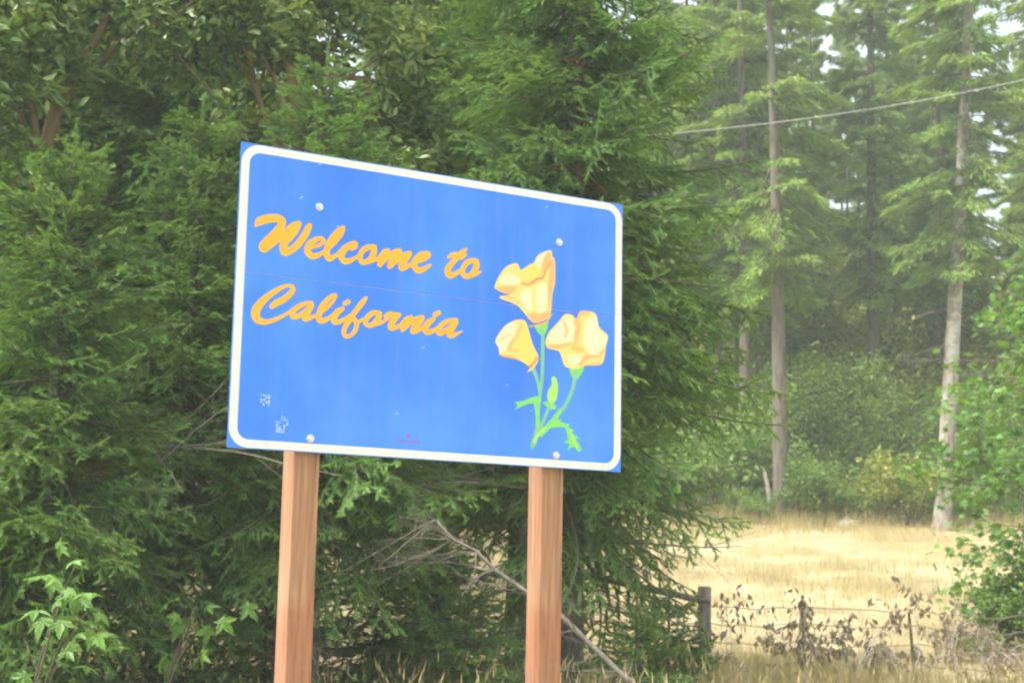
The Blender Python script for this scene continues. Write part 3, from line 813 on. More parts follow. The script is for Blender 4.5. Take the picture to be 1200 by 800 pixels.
obj('limb', big, r0, (0, 0, 0), (0.4, 0.22, 0.05)); obj('twig', BARE[1], r0, (0.5, 0, -0.1), (1.2, 0.5, 0.3), (0.8,) * 3); obj('twig', BARE[2], r0, (1.1, 0, -0.25), (2.2, -0.7, -0.2), (0.7,) * 3)

# ---------------------------------------------------------------- wire fence
def make_fence():
    r = np.random.RandomState(95)
    root = empty('wire_fence', (2.66, 21.0, float(ground_z(2.66, 21.0))))
    tag(root, 'wire fence with a weathered wooden post and thin steel posts across the meadow', 'fence')
    gz = root.location.z
    def G(x, y): return float(ground_z(x + 2.66, y + 21.0)) - gz
    mb = MB()
    mb.tube([(0, 0, -0.4), (0.005, 0, 0.3), (-0.004, 0, 0.8), (0.0, 0, 1.25), (0, 0, 1.27)], [0.097, 0.095, 0.092, 0.09, 0.082], 12, 0, True, 0.03, r)
    post = obj('wooden_post', mb.mesh('wooden_post', [M['old_post']], True), root)
    mb = MB()
    mb.tube([(-1.9, 0.05, 1.12 + 0.34), (-1.0, 0, 1.27), (0.07, -0.06, 1.06)], [0.05, 0.048, 0.045], 8, 0, True, 0.05, r)
    obj('brace_rail', mb.mesh('brace_rail', [M['deadwood']], True), root)
    mb = MB(); mb.tube([(-2.05, 0.1, G(-2.05, .1) - .4), (-2.03, 0.1, 1.62)], [0.09, 0.08], 10, 0, True, 0.04, r)
    obj('wooden_post', mb.mesh('wooden_post', [M['old_post']], True), root)
    ms, nt, b = mat('fence_steel', 0.55); b.inputs['Base Color'].default_value = (0.060, 0.085, 0.060, 1); b.inputs['Metallic'].default_value = 0.3
    mw_, nt, b = mat('fence_wire', 0.5); b.inputs['Base Color'].default_value = (0.20, 0.17, 0.145, 1); b.inputs['Metallic'].default_value = 0.6
    xs = [(1.32, 0.0, 0.0), (2.82, -0.1, -0.10), (4.6, -0.15, 0.02), (6.4, -0.2, 0.0)]
    for x, y, ln in xs:
        g = G(x, y)
        mb = MB()
        h = 1.16 if x < 2 else 0.98
        top = np.array([x + ln * h, y, g + h])
        for (dx, dy) in ((0.0, 0.0), (0.0, 0.014)):
            w = 0.019 if dy == 0 else 0.008
            d = 0.004 if dy == 0 else 0.014
            bot = np.array([x, y, g - 0.3])
            v = []
            for c in (bot, top):
                for sx, sy in ((-w, -d), (w, -d), (w, d), (-w, d)): v.append(c + [sx + dx, sy + dy * 1.3, 0])
            mb.add(v, [[0, 1, 5, 4], [1, 2, 6, 5], [2, 3, 7, 6], [3, 0, 4, 7], [4, 5, 6, 7]])
        obj('steel_post', mb.mesh('steel_post', [ms]), root)
    for k, h in enumerate((0.30, 0.56, 0.80, 1.02)):
        mb = MB()
        st = [(-2.05, 0.0)] + [(0.0, -0.09)] + [(x + 0.02, y - 0.02) for x, y, _ in xs] + [(9.0, -0.25)]
        P = []
        for (xa, ya), (xb, yb) in zip(st[:-1], st[1:]):
            for t in np.linspace(0, 1, 9)[:-1]:
                x, y = xa + (xb - xa) * t, ya + (yb - ya) * t
                za, zb_ = G(xa, ya), G(xb, yb)
                P.append((x, y, za + (zb_ - za) * t + h - 0.10 * t * (1 - t) * (1 + 0.6 * r.uniform(-1, 1)) * 2 - (0.05 * x * 0.2 if x > 3 else 0)))
        mb.tube(P, 0.0055, 4, 0, False)
        obj('wire', mb.mesh('wire', [mw_]), root)
make_fence()

# ---------------------------------------------------------------- withered brush along the fence
def withered(seed, h):
    r = np.random.RandomState(seed)
    st = [((0.05 * k - 0.1, 0, 0), (r.uniform(-0.9, 0.9), r.uniform(-.3, .3), 1), h * r.uniform(0.8, 1.15), 0.010) for k in range(3)]
    droopy = (np.array([[0, 0, 0], [0.5, -0.22, 0], [1, 0, 0.1], [0.5, 0.22, 0]]), [[0, 1, 2], [0, 2, 3]])
    w, l = leafy(seed, st, droopy, 0.12, 1, 3, 'palewood', 'withered', 0.7, 0.2, 0.045, 0.7, 1.6)
    return w, l
WITH = [withered(96, 1.1), withered(97, 1.0), withered(98, 0.95)]
for i, (x, y, s) in enumerate([(3.3, 20.6, 1.0), (3.95, 20.4, 1.15), (4.55, 20.5, 1.1), (5.25, 20.4, 1.1), (5.9, 20.5, 0.95), (6.5, 20.6, 1.0)]):
    broadleaf('withered_bush', 'withered bush with drooping brown leaves along the wire fence', 'bush', (x, y), WITH[i % 3], ('stem', 'foliage'), 'withered bushes along the wire fence', i * 1.3, s)
for i, (x, y, s) in enumerate([(6.15, 20.9, 0.55), (6.9, 20.8, 0.6), (3.1, 20.3, 0.45)]):
    o = obj('bleached_brush', bare_branch(400 + i, 1.7, 0.013, M['palewood'], 8, -0.1, 0.6), None, (x, y, float(ground_z(x, y)) - 0.03), (0, -1.15, 0.9 * i), (s,) * 3)
    tag(o, 'tangle of bleached bare twigs standing by the wire fence', 'bush', 'bleached twigs by the fence')

# pale stone in the meadow edge
mb = MB()
r = np.random.RandomState(77)
u, v = np.meshgrid(np.linspace(0, 2 * np.pi, 12, endpoint=False), np.linspace(0.05, np.pi - 0.05, 8))
S = np.stack([np.cos(u) * np.sin(v), np.sin(u) * np.sin(v), np.cos(v)], -1).reshape(-1, 3)
S = S * (1 + 0.14 * r.normal(0, 1, (len(S), 1))) * [0.34, 0.25, 0.2]
i = np.arange(7)[:, None] * 12; j = np.arange(12)[None]; j2 = (j + 1) % 12
mb.add(S, np.stack([i + j, i + 12 + j, i + 12 + j2, i + j2], -1).reshape(-1, 4))
mr, nt, b = mat('pale_stone', 0.9)
nz = node(nt, 'ShaderNodeTexNoise', Scale=6.0, Detail=6.0)
rr = ramp(nt, [(0.3, (0.25, 0.24, 0.22)), (0.7, (0.55, 0.54, 0.50))], nz.outputs[0]); nt.links.new(rr.outputs[0], b.inputs['Base Color'])
tag(obj('rock', mb.mesh('rock', [mr]), None, (9.75, 44.6, float(ground_z(9.75, 44.6)) + 0.02)), 'pale grey rock half hidden in the meadow-edge grass', 'rock')

# overhead line crossing in front of the wood
mb = MB()
x = np.linspace(-12, 32, 60)
L = np.stack([x, 35 + 0.606 * (x - 5.05), 12.35 + 0.355 * (x - 5.05) + 0.006 * (x - 5.05) * (x - 13.3)], -1)
mb.tube(L, 0.008, 5, 0)
mc, nt, b = mat('cable', 0.5); b.inputs['Base Color'].default_value = (0.45, 0.46, 0.46, 1)
tag(obj('overhead_wire', mb.mesh('overhead_wire', [mc]), None), 'thin pale overhead wire slanting across the forest', 'wire')
# ---------------------------------------------------------------- meadow grass
def grass(name, label, n, xr, yr, hfun, width, seed, m, dens=None, bend=0.35, heads=False, age0=0.45):
    r = np.random.RandomState(seed)
    x = r.uniform(xr[0], xr[1], n); y = yr[0] + (yr[1] - yr[0]) * r.uniform(0, 1, n)
    keep = np.ones(n, bool)
    if dens is not None: keep = r.uniform(0, 1, n) < dens(x, y)
    x, y = x[keep], y[keep]; n = len(x)
    h = hfun(x, y) * r.uniform(0.55, 1.15, n)
    z = ground_z(x, y) - 0.02
    a = r.uniform(0, 6.28, n); b = r.uniform(0, bend, n) * h + 0.02
    dx, dy = np.cos(a) * b, np.sin(a) * b
    p = r.uniform(0, 3.14, n)
    w = width * r.uniform(0.6, 1.3, n) * (0.7 + 0.012 * y)
    wx, wy = np.cos(p) * w, np.sin(p) * w
    B = np.stack([x, y, z], -1)
    Mid = B + np.stack([dx * .35, dy * .35, h * .6], -1)
    T = B + np.stack([dx, dy, h * (1 - 0.25 * bend)], -1)
    W = np.stack([wx, wy, 0 * wx], -1)
    if heads:
        V = np.stack([B - W * .5, B + W * .5, Mid - W * .4, Mid + W * .4, T - W * .3, T + W * .3, T - W * 2.2 + (T - Mid) * .12, T + W * 2.2 + (T - Mid) * .12, T + (T - Mid) * .42], 1)
        F = np.array([[0, 1, 2], [1, 3, 2], [2, 3, 4], [3, 5, 4], [4, 5, 6], [5, 7, 6], [6, 7, 8]])
    else:
        V = np.stack([B - W, B + W, Mid - W * .7, Mid + W * .7, T], 1)
        F = np.array([[0, 1, 2], [1, 3, 2], [2, 3, 4]])
    mb = MB()
    k = V.shape[1]
    f = (F[None] + (np.arange(n) * k)[:, None, None]).reshape(-1, 3)
    age = np.clip(age0 + 0.34 * rough_noise(x, y, 0.5, 8) + 0.22 * rough_noise(x, y, 2.1, 9) + r.normal(0, 0.2, n), 0, 1)
    mb.add(V.reshape(-1, 3), f, 0, np.repeat(age, k))
    o = obj(name, mb.mesh(name, [m]))
    tag(o, label, 'grass', kind='stuff')
def tall(x, y):                               # rank growth along the wood and the fence, short in mid-meadow
    return 0.21 + 0.55 * np.clip((y - 41) / 5, 0, 1) + 0.42 * np.clip((23.5 - y) / 3, 0, 1) + 0.12 * rough_noise(x, y, 0.7, 4) + 0.16 * rough_noise(x, y, 2.3, 5)
cone = lambda x, y: (np.abs(x) < 0.42 * y + 2) * np.where(y > 45, 1.0, 0.9) * np.where(np.abs(x) < 0.36 * y + 1, 1, 0.4) * np.clip(0.62 + 0.75 * rough_noise(x, y, 0.8, 21) + 0.5 * rough_noise(x, y, 2.6, 22), 0.12, 1)
grass('dry_grass', 'pale straw-coloured dry grass covering the sloping meadow', 300000, (-18, 21), (15.5, 50), lambda x, y: np.clip(tall(x, y), 0.08, 1.1), 0.0035, 1, M['straw'], cone, 0.5)
grass('tall_dry_grass', 'tall seeding straw stems by the fence and along the wood', 16000, (-8, 19), (17, 49), lambda x, y: np.clip(tall(x, y) + 0.30, 0.2, 1.2), 0.0028, 2, M['straw'], lambda x, y: cone(x, y) * np.clip(0.22 + (y > 43) * 0.8 + (y < 23) * 0.8, 0, 1), 0.3, True)
grass('verge_grass', 'tall dry grass with seed heads growing on the verge under the sign', 5200, (-6, 6), (8.6, 15.5), lambda x, y: 0.62 + 0.22 * rough_noise(x, y, 0.9, 6) + 0.16 * (y > 10), 0.0026, 3, M['straw'], lambda x, y: np.where(x > -1.6, 0.9, 0.15), 0.35, True)
grass('green_grass', 'green grass and weeds mixed through the verge and forest edge', 34000, (-9, 19), (9.5, 49.5), lambda x, y: 0.35 + 0.25 * (y > 44) + 0.1 * rough_noise(x, y, 1.1, 2), 0.005, 4, M['green_grass'], lambda x, y: np.clip((rough_noise(x, y, 0.6, 31) > 0.3) * 0.5 + (y > 44.5) * 0.9 + (y < 15) * 0.7 + (np.abs(y - 20) < 2) * (rough_noise(x, y, 0.8, 12) > 0.35) * 0.6, 0, 1), 0.5)

# ---------------------------------------------------------------- welcome sign
SIGN_W, SIGN_H, SEAM, Z0 = 2.286, 1.524, 0.868, CAM_Z + 0.6351
sx, sy, yaw = -1.3665, 7.4186, 0.5199
sign = empty('welcome_sign', (sx, sy, 0.0), yaw)
tag(sign, 'blue welcome sign with yellow script lettering and painted poppies on two wooden posts', 'sign')

def plain(name, col, rough=0.45, metal=0.0, var=0.0, scale=6.0):
    m, nt, b = mat(name, rough)
    b.inputs['Metallic'].default_value = metal
    if var:
        tc = node(nt, 'ShaderNodeTexCoord')
        n1 = node(nt, 'ShaderNodeTexNoise', Scale=scale, Detail=7.0, Roughness=0.65)
        nt.links.new(tc.outputs['Object'], n1.inputs['Vector'])
        lo = tuple(c * (1 - var) for c in col); hi = tuple(min(1, c * (1 + var) + 0.01 * var) for c in col)
        r = ramp(nt, [(0.3, lo), (0.7, hi)], n1.outputs[0])
        nt.links.new(r.outputs[0], b.inputs['Base Color'])
        r2 = ramp(nt, [(0.3, (rough * .8,) * 3), (0.7, (min(1, rough * 1.25),) * 3)], n1.outputs[0])
        nt.links.new(r2.outputs[0], b.inputs['Roughness'])
    else:
        b.inputs['Base Color'].default_value = tuple(col) + (1,)
    return m
def sign_blue():
    """Retroreflective sheeting: slightly faded in soft patches, faint dirt runs, fine sheen."""
    m, nt, b = mat('sign_blue', 0.36)
    L = nt.links.new
    tc = node(nt, 'ShaderNodeTexCoord')
    n1 = node(nt, 'ShaderNodeTexNoise', Scale=1.1, Detail=4.0, Roughness=0.55); L(tc.outputs['Object'], n1.inputs['Vector'])
    mp = node(nt, 'ShaderNodeMapping'); mp.inputs['Scale'].default_value = (14, 14, 0.7); L(tc.outputs['Object'], mp.inputs[0])
    n2 = node(nt, 'ShaderNodeTexNoise', Scale=1.0, Detail=5.0, Roughness=0.6); L(mp.outputs[0], n2.inputs['Vector'])
    n3 = node(nt, 'ShaderNodeTexNoise', Scale=90.0, Detail=3.0); L(tc.outputs['Object'], n3.inputs['Vector'])
    r1 = ramp(nt, [(0.34, (0.022, 0.155, 0.730)), (0.50, (0.032, 0.195, 0.800)), (0.66, (0.060, 0.250, 0.840))], n1.outputs[0])
    r2 = ramp(nt, [(0.50, (0, 0, 0)), (0.78, (0.34, 0.34, 0.34))], n2.outputs[0])
    mx = node(nt, 'ShaderNodeMixRGB'); L(r2.outputs[0], mx.inputs[0]); L(r1.outputs[0], mx.inputs[1]); mx.inputs[2].default_value = (0.13, 0.25, 0.66, 1)
    r3 = ramp(nt, [(0.66, (0, 0, 0)), (0.74, (0.35, 0.35, 0.35))], n3.outputs[0])
    m2 = node(nt, 'ShaderNodeMixRGB'); L(r3.outputs[0], m2.inputs[0]); L(mx.outputs[0], m2.inputs[1]); m2.inputs[2].default_value = (0.20, 0.30, 0.55, 1)
    L(m2.outputs[0], b.inputs['Base Color'])
    r4 = ramp(nt, [(0.35, (0.28, 0.28, 0.28)), (0.65, (0.5, 0.5, 0.5))], n1.outputs[0]); L(r4.outputs[0], b.inputs['Roughness'])
    bp = node(nt, 'ShaderNodeBump', Strength=0.06, Distance=0.02); L(n1.outputs[0], bp.inputs['Height']); L(bp.outputs[0], b.inputs['Normal'])
    return m
M['blue'] = sign_blue()
M['white'] = plain('sign_white', (0.63, 0.67, 0.65), 0.45, 0, 0.12, 9.0)
M['yellow'] = plain('sign_yellow', (0.82, 0.375, 0.020), 0.45, 0, 0.04, 8.0)
M['alu'] = plain('aluminium', (0.62, 0.63, 0.62), 0.45, 0.7, 0.08, 9.0)
M['zinc'] = plain('zinc_bolt', (0.60, 0.60, 0.57), 0.45, 0.5, 0.15, 60.0)
M['sticker'] = plain('worn_sticker', (0.42, 0.55, 0.80), 0.6, 0, 0.35, 60.0)
M['redprint'] = plain('red_print', (0.28, 0.12, 0.48), 0.5)
M['scratch'] = plain('scratch', (0.45, 0.55, 0.85), 0.6)

def box(mb, x0, x1, y0, y1, z0, z1, slot=0, faces=None):
    v = [(x0, y0, z0), (x1, y0, z0), (x1, y1, z0), (x0, y1, z0), (x0, y0, z1), (x1, y0, z1), (x1, y1, z1), (x0, y1, z1)]
    mb.add(v, [[0, 3, 2, 1], [4, 5, 6, 7], [0, 1, 5, 4], [1, 2, 6, 5], [2, 3, 7, 6], [3, 0, 4, 7]], slot)

GAP = 0.0020
plates = []
for z0, z1 in ((0, SEAM - GAP), (SEAM + GAP, SIGN_H)):
    mb = MB(); box(mb, 0, SIGN_W, 0, 0.004, Z0 + z0, Z0 + z1)
    plates.append(obj('panel', mb.mesh('panel', [M['blue']]), sign))
mb = MB(); box(mb, 0.01, SIGN_W - 0.01, 0.0045, 0.007, Z0 + SEAM - 0.04, Z0 + SEAM + 0.04)
obj('seam_strip', mb.mesh('seam_strip', [plain('seam_metal', (0.55, 0.62, 0.68), 0.5)]), sign)
for z in (0.20, 0.75, 1.32):
    mb = MB(); box(mb, 0.05, SIGN_W - 0.05, 0.0045, 0.030, Z0 + z - 0.03, Z0 + z + 0.03)
    if abs(z - SEAM) > 0.1: obj('stiffener', mb.mesh('stiffener', [M['alu']]), sign)

def rounded(x0, x1, z0, z1, rad, n=10):
    P = []
    for cx, cz, a0 in ((x1 - rad, z1 - rad, 0), (x0 + rad, z1 - rad, 90), (x0 + rad, z0 + rad, 180), (x1 - rad, z0 + rad, 270)):
        for k in range(n + 1):
            a = math.radians(a0 + 90 * k / n)
            P.append((cx + rad * math.cos(a), cz + rad * math.sin(a)))
    return np.array(P)
ou, inn = rounded(0.004, SIGN_W - 0.004, 0.004, SIGN_H - 0.004, 0.098), rounded(0.047, SIGN_W - 0.047, 0.044, SIGN_H - 0.044, 0.058)
k = len(ou)
V = np.concatenate([np.stack([ou[:, 0], np.full(k, -0.001), ou[:, 1] + Z0], -1), np.stack([inn[:, 0], np.full(k, -0.001), inn[:, 1] + Z0], -1)])
i = np.arange(k); i2 = (i + 1) % k
mb = MB(); mb.add(V, np.stack([i, i + k, i2 + k, i2], -1))
obj('border', mb.mesh('border', [M['white']]), sign)

# ---- printed shapes: strokes and outlines in millimetres from the lower left corner of the sign
LETTERS = [
 [(93, 1106, 11), (113, 1131, 40), (157, 1151, 44), (202, 1160, 41), (231, 1151, 39), (228, 1126, 39), (195, 1079, 41), (156, 1035, 43), (137, 1006, 44), (144, 996, 37), (175, 1015, 26), (210, 1050, 30), (249, 1090, 33), (289, 1128, 37), (318, 1148, 30)],
 [(322, 1148, 29), (299, 1105, 39), (260, 1056, 41), (243, 1022, 39), (253, 991, 38), (293, 1013, 35), (329, 1052, 37), (359, 1100, 37), (374, 1135, 34), (383, 1149, 21)],
 [(394, 1032, 14), (435, 1052, 19), (460, 1075, 22), (448, 1089, 21), (411, 1075, 28), (380, 1041, 37), (376, 1010, 37), (400, 991, 32), (437, 1002, 24), (469, 1026, 17), (501, 1052, 16), (532, 1087, 18), (557, 1126, 19), (568, 1158, 17), (561, 1161, 18), (536, 1136, 27), (504, 1092, 33), (482, 1045, 35), (479, 1009, 34), (493, 990, 32), (521, 1004, 24), (553, 1030, 19), (572, 1045, 18)],
 [(612, 1048, 8), (633, 1069, 26), (632, 1084, 31), (599, 1069, 33), (567, 1038, 38), (559, 1010, 35), (576, 987, 33), (606, 992, 27), (639, 1011, 19), (663, 1028, 18)],
 [(743, 1082, 27), (709, 1076, 29), (676, 1052, 30), (664, 1019, 29), (676, 994, 29), (702, 999, 27), (730, 1022, 34), (741, 1055, 36), (743, 1080, 25)],
 [(707, 997, 21), (745, 1012, 18), (771, 1027, 19), (797, 1058, 29), (821, 1074, 22), (812, 1057, 24), (788, 1021, 35), (777, 992, 26), (813, 1028, 22), (851, 1062, 30), (887, 1080, 26), (880, 1063, 32), (852, 1024, 37), (832, 989, 26), (871, 1022, 23), (915, 1059, 27), (948, 1077, 22), (940, 1059, 30), (911, 1022, 35), (898, 993, 31), (908, 986, 23), (936, 1002, 22), (970, 1025, 19), (1020, 1046, 20), (1054, 1071, 25), (1055, 1087, 22), (1019, 1078, 28), (985, 1047, 34), (975, 1016, 37), (994, 989, 34), (1026, 997, 28), (1055, 1017, 18), (1076, 1030, 5)],
 [(1283, 1139, 12), (1252, 1114, 27), (1212, 1067, 28), (1182, 1032, 33), (1173, 998, 38), (1189, 982, 32), (1223, 1000, 25), (1261, 1025, 20)],
 [(1159, 1022, 7), (1197, 1052, 22)],
 [(1171, 1076, 9), (1201, 1095, 30), (1247, 1097, 41), (1284, 1109, 9)],
 [(1338, 1083, 28), (1299, 1073, 30), (1270, 1042, 30), (1262, 1009, 30), (1281, 990, 29), (1311, 1001, 27), (1334, 1027, 35), (1347, 1061, 36), (1343, 1083, 26)],
 [(1311, 996, 23), (1347, 1012, 19), (1378, 1028, 6)],
 [(195, 710, 24), (221, 731, 33), (257, 752, 32), (287, 781, 30), (305, 809, 26), (295, 825, 18), (263, 821, 19), (219, 795, 26), (171, 756, 32), (132, 713, 40), (113, 672, 46), (123, 641, 42), (157, 629, 29), (197, 638, 23), (242, 660, 19), (282, 686, 15), (304, 703, 16)],
 [(408, 750, 21), (371, 743, 24), (331, 719, 26), (307, 693, 28), (310, 670, 26), (337, 676, 25), (372, 704, 21), (406, 737, 22), (408, 736, 25), (386, 696, 30), (374, 669, 31), (392, 669, 23), (424, 685, 17), (456, 704, 15), (492, 734, 17), (523, 772, 17), (537, 802, 17), (531, 807, 16), (504, 788, 24), (468, 744, 31), (451, 703, 32), (450, 672, 31), (467, 665, 28), (498, 680, 22), (530, 705, 17)],
 [(577, 740, 23), (549, 718, 33), (532, 690, 33), (535, 668, 30), (560, 670, 24), (597, 692, 19), (634, 720, 17)],
 [(587, 767, 23), (608, 779, 25)],
 [(708, 812, 14), (684, 781, 29), (652, 737, 27), (625, 699, 30), (600, 657, 28), (589, 621, 26), (599, 599, 20), (628, 608, 20), (653, 640, 25), (657, 676, 26), (635, 696, 26)],
 [(657, 674, 17), (696, 698, 17)],
 [(784, 741, 22), (748, 736, 27), (716, 708, 27), (707, 681, 27), (727, 667, 24), (754, 681, 27), (778, 710, 33), (786, 736, 27)],
 [(759, 676, 17), (798, 690, 16), (836, 719, 17)],
 [(850, 752, 9), (831, 734, 26)],
 [(817, 724, 19), (835, 734, 27), (869, 740, 25), (898, 742, 20), (887, 735, 26), (861, 701, 34), (848, 673, 31), (862, 665, 22), (891, 679, 20), (920, 700, 18)],
 [(915, 697, 22), (944, 725, 27), (969, 737, 17), (958, 723, 25), (930, 685, 32), (918, 665, 22), (964, 707, 25), (1008, 734, 27), (1033, 743, 20), (1025, 730, 29), (994, 692, 34), (976, 663, 28), (990, 662, 22), (1024, 681, 20), (1051, 704, 19)],
 [(1099, 743, 22), (1068, 717, 34), (1052, 689, 34), (1056, 666, 29), (1084, 671, 25), (1126, 696, 20)],
 [(1103, 763, 24), (1126, 776, 26)],
 [(1232, 749, 22), (1189, 739, 26), (1149, 716, 28), (1128, 689, 30), (1133, 667, 28), (1160, 679, 27), (1195, 705, 23), (1230, 735, 24), (1225, 728, 30), (1205, 695, 33), (1191, 666, 30), (1206, 660, 23), (1236, 675, 18), (1273, 694, 4)],
]
FLOWER_TALL = [
  ('p', 'yellow', [(1458, 952), (1478, 1001), (1525, 1068), (1588, 1099), (1610, 1083), (1621, 1065), (1680, 1105), (1701, 1113), (1727, 1159), (1776, 1189), (1812, 1198), (1821, 1161), (1837, 1148), (1841, 1029), (1824, 951), (1815, 845), (1788, 809), (1723, 783), (1685, 794), (1603, 865), (1502, 892), (1496, 905), (1559, 922), (1512, 926), (1469, 940)]),
  ('p', 'orange', [(1472, 949), (1527, 965), (1596, 966), (1559, 923), (1506, 929)]),
  ('p', 'cream', [(1494, 994), (1536, 1032), (1606, 1016), (1612, 991), (1516, 975)]),
  ('p', 'gold', [(1626, 1064), (1680, 1101), (1701, 1108), (1756, 1067), (1749, 1033), (1671, 994), (1631, 995)]),
  ('p', 'cream', [(1717, 1129), (1760, 1174), (1782, 1185), (1750, 1114), (1729, 1097)]),
  ('p', 'orange', [(1766, 1152), (1806, 1183), (1807, 1130), (1767, 1068), (1749, 1052)]),
  ('s', 'russet', [(1628, 992, 8), (1676, 993, 12), (1724, 1025, 14), (1762, 1041, 10), (1789, 1099, 8), (1821, 1137, 6)]),
  ('p', 'orange', [(1811, 1121), (1837, 1145), (1839, 1029), (1822, 950), (1807, 854), (1794, 976)]),
  ('p', 'cream', [(1624, 929), (1666, 966), (1690, 945), (1692, 846), (1646, 873)]),
  ('p', 'cream', [(1725, 973), (1774, 1010), (1791, 957), (1779, 849), (1738, 845)]),
  ('s', 'orange', [(1517, 903, 10), (1571, 899, 8), (1614, 880, 6)]),
  ('p', 'orange', [(1668, 830), (1733, 838), (1814, 854), (1788, 811), (1723, 785), (1688, 796)]),
]
FLOWER_SIDE = [
  ('p', 'yellow', [(1470, 656), (1490, 699), (1531, 750), (1594, 785), (1648, 790), (1670, 755), (1704, 664), (1743, 592), (1712, 533), (1669, 506), (1685, 535), (1620, 567), (1508, 580), (1491, 625)]),
  ('p', 'cream', [(1480, 661), (1531, 736), (1584, 772), (1590, 709), (1549, 631), (1504, 608)]),
  ('p', 'gold', [(1643, 771), (1691, 672), (1729, 591), (1690, 552), (1619, 590), (1596, 663)]),
  ('s', 'orange', [(1632, 760, 8), (1606, 706, 16), (1555, 631, 22), (1603, 617, 12)]),
  ('s', 'orange', [(1496, 672, 6), (1532, 685, 8), (1564, 707, 5)]),
  ('s', 'russet', [(1508, 580, 8), (1588, 573, 12), (1674, 533, 16), (1735, 590, 12)]),
]
FLOWER_OPEN = [
  ('p', 'yellow', [(1785, 690), (1806, 740), (1865, 803), (1908, 850), (1953, 850), (1981, 833), (2003, 874), (2053, 884), (2110, 871), (2134, 801), (2191, 758), (2180, 699), (2170, 630), (2142, 589), (2046, 576), (1980, 551), (1913, 560), (1890, 605), (1868, 641), (1802, 649), (1785, 671)]),
  ('p', 'cream', [(1803, 702), (1865, 788), (1929, 836), (1962, 812), (1955, 708), (1845, 679)]),
  ('p', 'cream', [(2054, 831), (2108, 861), (2125, 790), (2180, 747), (2158, 687), (2051, 663), (2033, 752)]),
  ('p', 'cream', [(1934, 617), (2001, 632), (2023, 608), (1979, 572), (1943, 574)]),
  ('p', 'cream', [(2068, 650), (2113, 669), (2136, 637), (2091, 623)]),
  ('s', 'orange', [(1900, 806, 14), (1921, 760, 21), (1911, 717, 10)]),
  ('s', 'orange', [(1976, 804, 17), (2003, 860, 27), (2059, 878, 19)]),
  ('s', 'orange', [(1998, 806, 25), (1988, 748, 29), (1980, 699, 21)]),
  ('s', 'orange', [(1799, 660, 14), (1867, 668, 22), (1955, 692, 14)]),
  ('s', 'orange', [(2013, 580, 19), (2057, 625, 25), (2124, 636, 19), (2169, 669, 13)]),
  ('s', 'orange', [(2057, 582, 8), (2159, 596, 10)]),
  ('s', 'ochre', [(1965, 669, 25), (2006, 663, 25), (2034, 661, 12)]),
]
STEMS = [
  ('p', 'leaf', [(1713, 759), (1745, 769), (1801, 801), (1784, 728), (1755, 718)]),
  ('s', 'stem', [(1767, 741, 22), (1768, 594, 22), (1766, 488, 21), (1756, 396, 21), (1745, 297, 24), (1743, 206, 30), (1724, 135, 34), (1712, 106, 22)]),
  ('s', 'stem', [(1709, 529, 29), (1730, 485, 20), (1747, 431, 18), (1756, 382, 18)]),
  ('s', 'leaf', [(1724, 345, 18), (1742, 276, 26), (1743, 227, 26)]),
  ('p', 'leaf', [(1597, 300), (1616, 323), (1600, 339), (1648, 349), (1700, 371), (1752, 382), (1753, 347), (1688, 338), (1632, 313)]),
  ('p', 'bright', [(1828, 493), (1856, 492), (1870, 433), (1858, 369), (1834, 353), (1805, 365), (1804, 414), (1828, 451)]),
  ('p', 'leaf', [(1773, 348), (1801, 357), (1850, 347), (1859, 323), (1826, 317), (1794, 332)]),
  ('s', 'stem', [(1810, 319, 19), (1779, 250, 19), (1755, 200, 23)]),
  ('p', 'leaf', [(1944, 548), (2037, 569), (1994, 495), (1969, 493)]),
  ('s', 'stem', [(1980, 528, 22), (1961, 433, 22), (1916, 345, 23), (1868, 292, 27)]),
  ('s', 'leaf', [(1884, 311, 26), (1852, 269, 29), (1804, 217, 33), (1764, 179, 33)]),
  ('p', 'leaf', [(1795, 230), (1836, 254), (1901, 269), (1885, 254), (1951, 241), (1935, 226), (1981, 211), (1960, 199), (2019, 168), (1990, 166), (2028, 111), (2003, 99), (1974, 122), (1933, 99), (1949, 135), (1911, 140), (1936, 162), (1918, 218), (1877, 222), (1812, 214)]),
  ('s', 'bright', [(1724, 135, 15), (1752, 179, 15), (1796, 213, 11)]),
  ('s', 'bright', [(1952, 213, 8), (1973, 158, 11), (1999, 117, 8)]),
]
RIM = [
  ('s', 'ochre', [(1680, 760, 6), (1734, 772, 12), (1788, 795, 12), (1826, 846, 5)]),
]
def spline(P, step=4.0, closed=False):
    P = np.asarray(P, float)
    n = len(P)
    idx = (lambda q: q % n) if closed else (lambda q: min(max(q, 0), n - 1))
    out = []
    for s in range(n if closed else n - 1):
        a, b, c, d = P[idx(s - 1)], P[idx(s)], P[idx(s + 1)], P[idx(s + 2)]
        m = max(2, int(np.linalg.norm((c - b)[:2]) / step))
        for t in np.arange(m) / m:
            out.append(0.5 * (2 * b + (c - a) * t + (2 * a - 5 * b + 4 * c - d) * t * t + (3 * b - a - 3 * c + d) * t ** 3))
    if not closed: out.append(P[-1])
    return np.array(out)

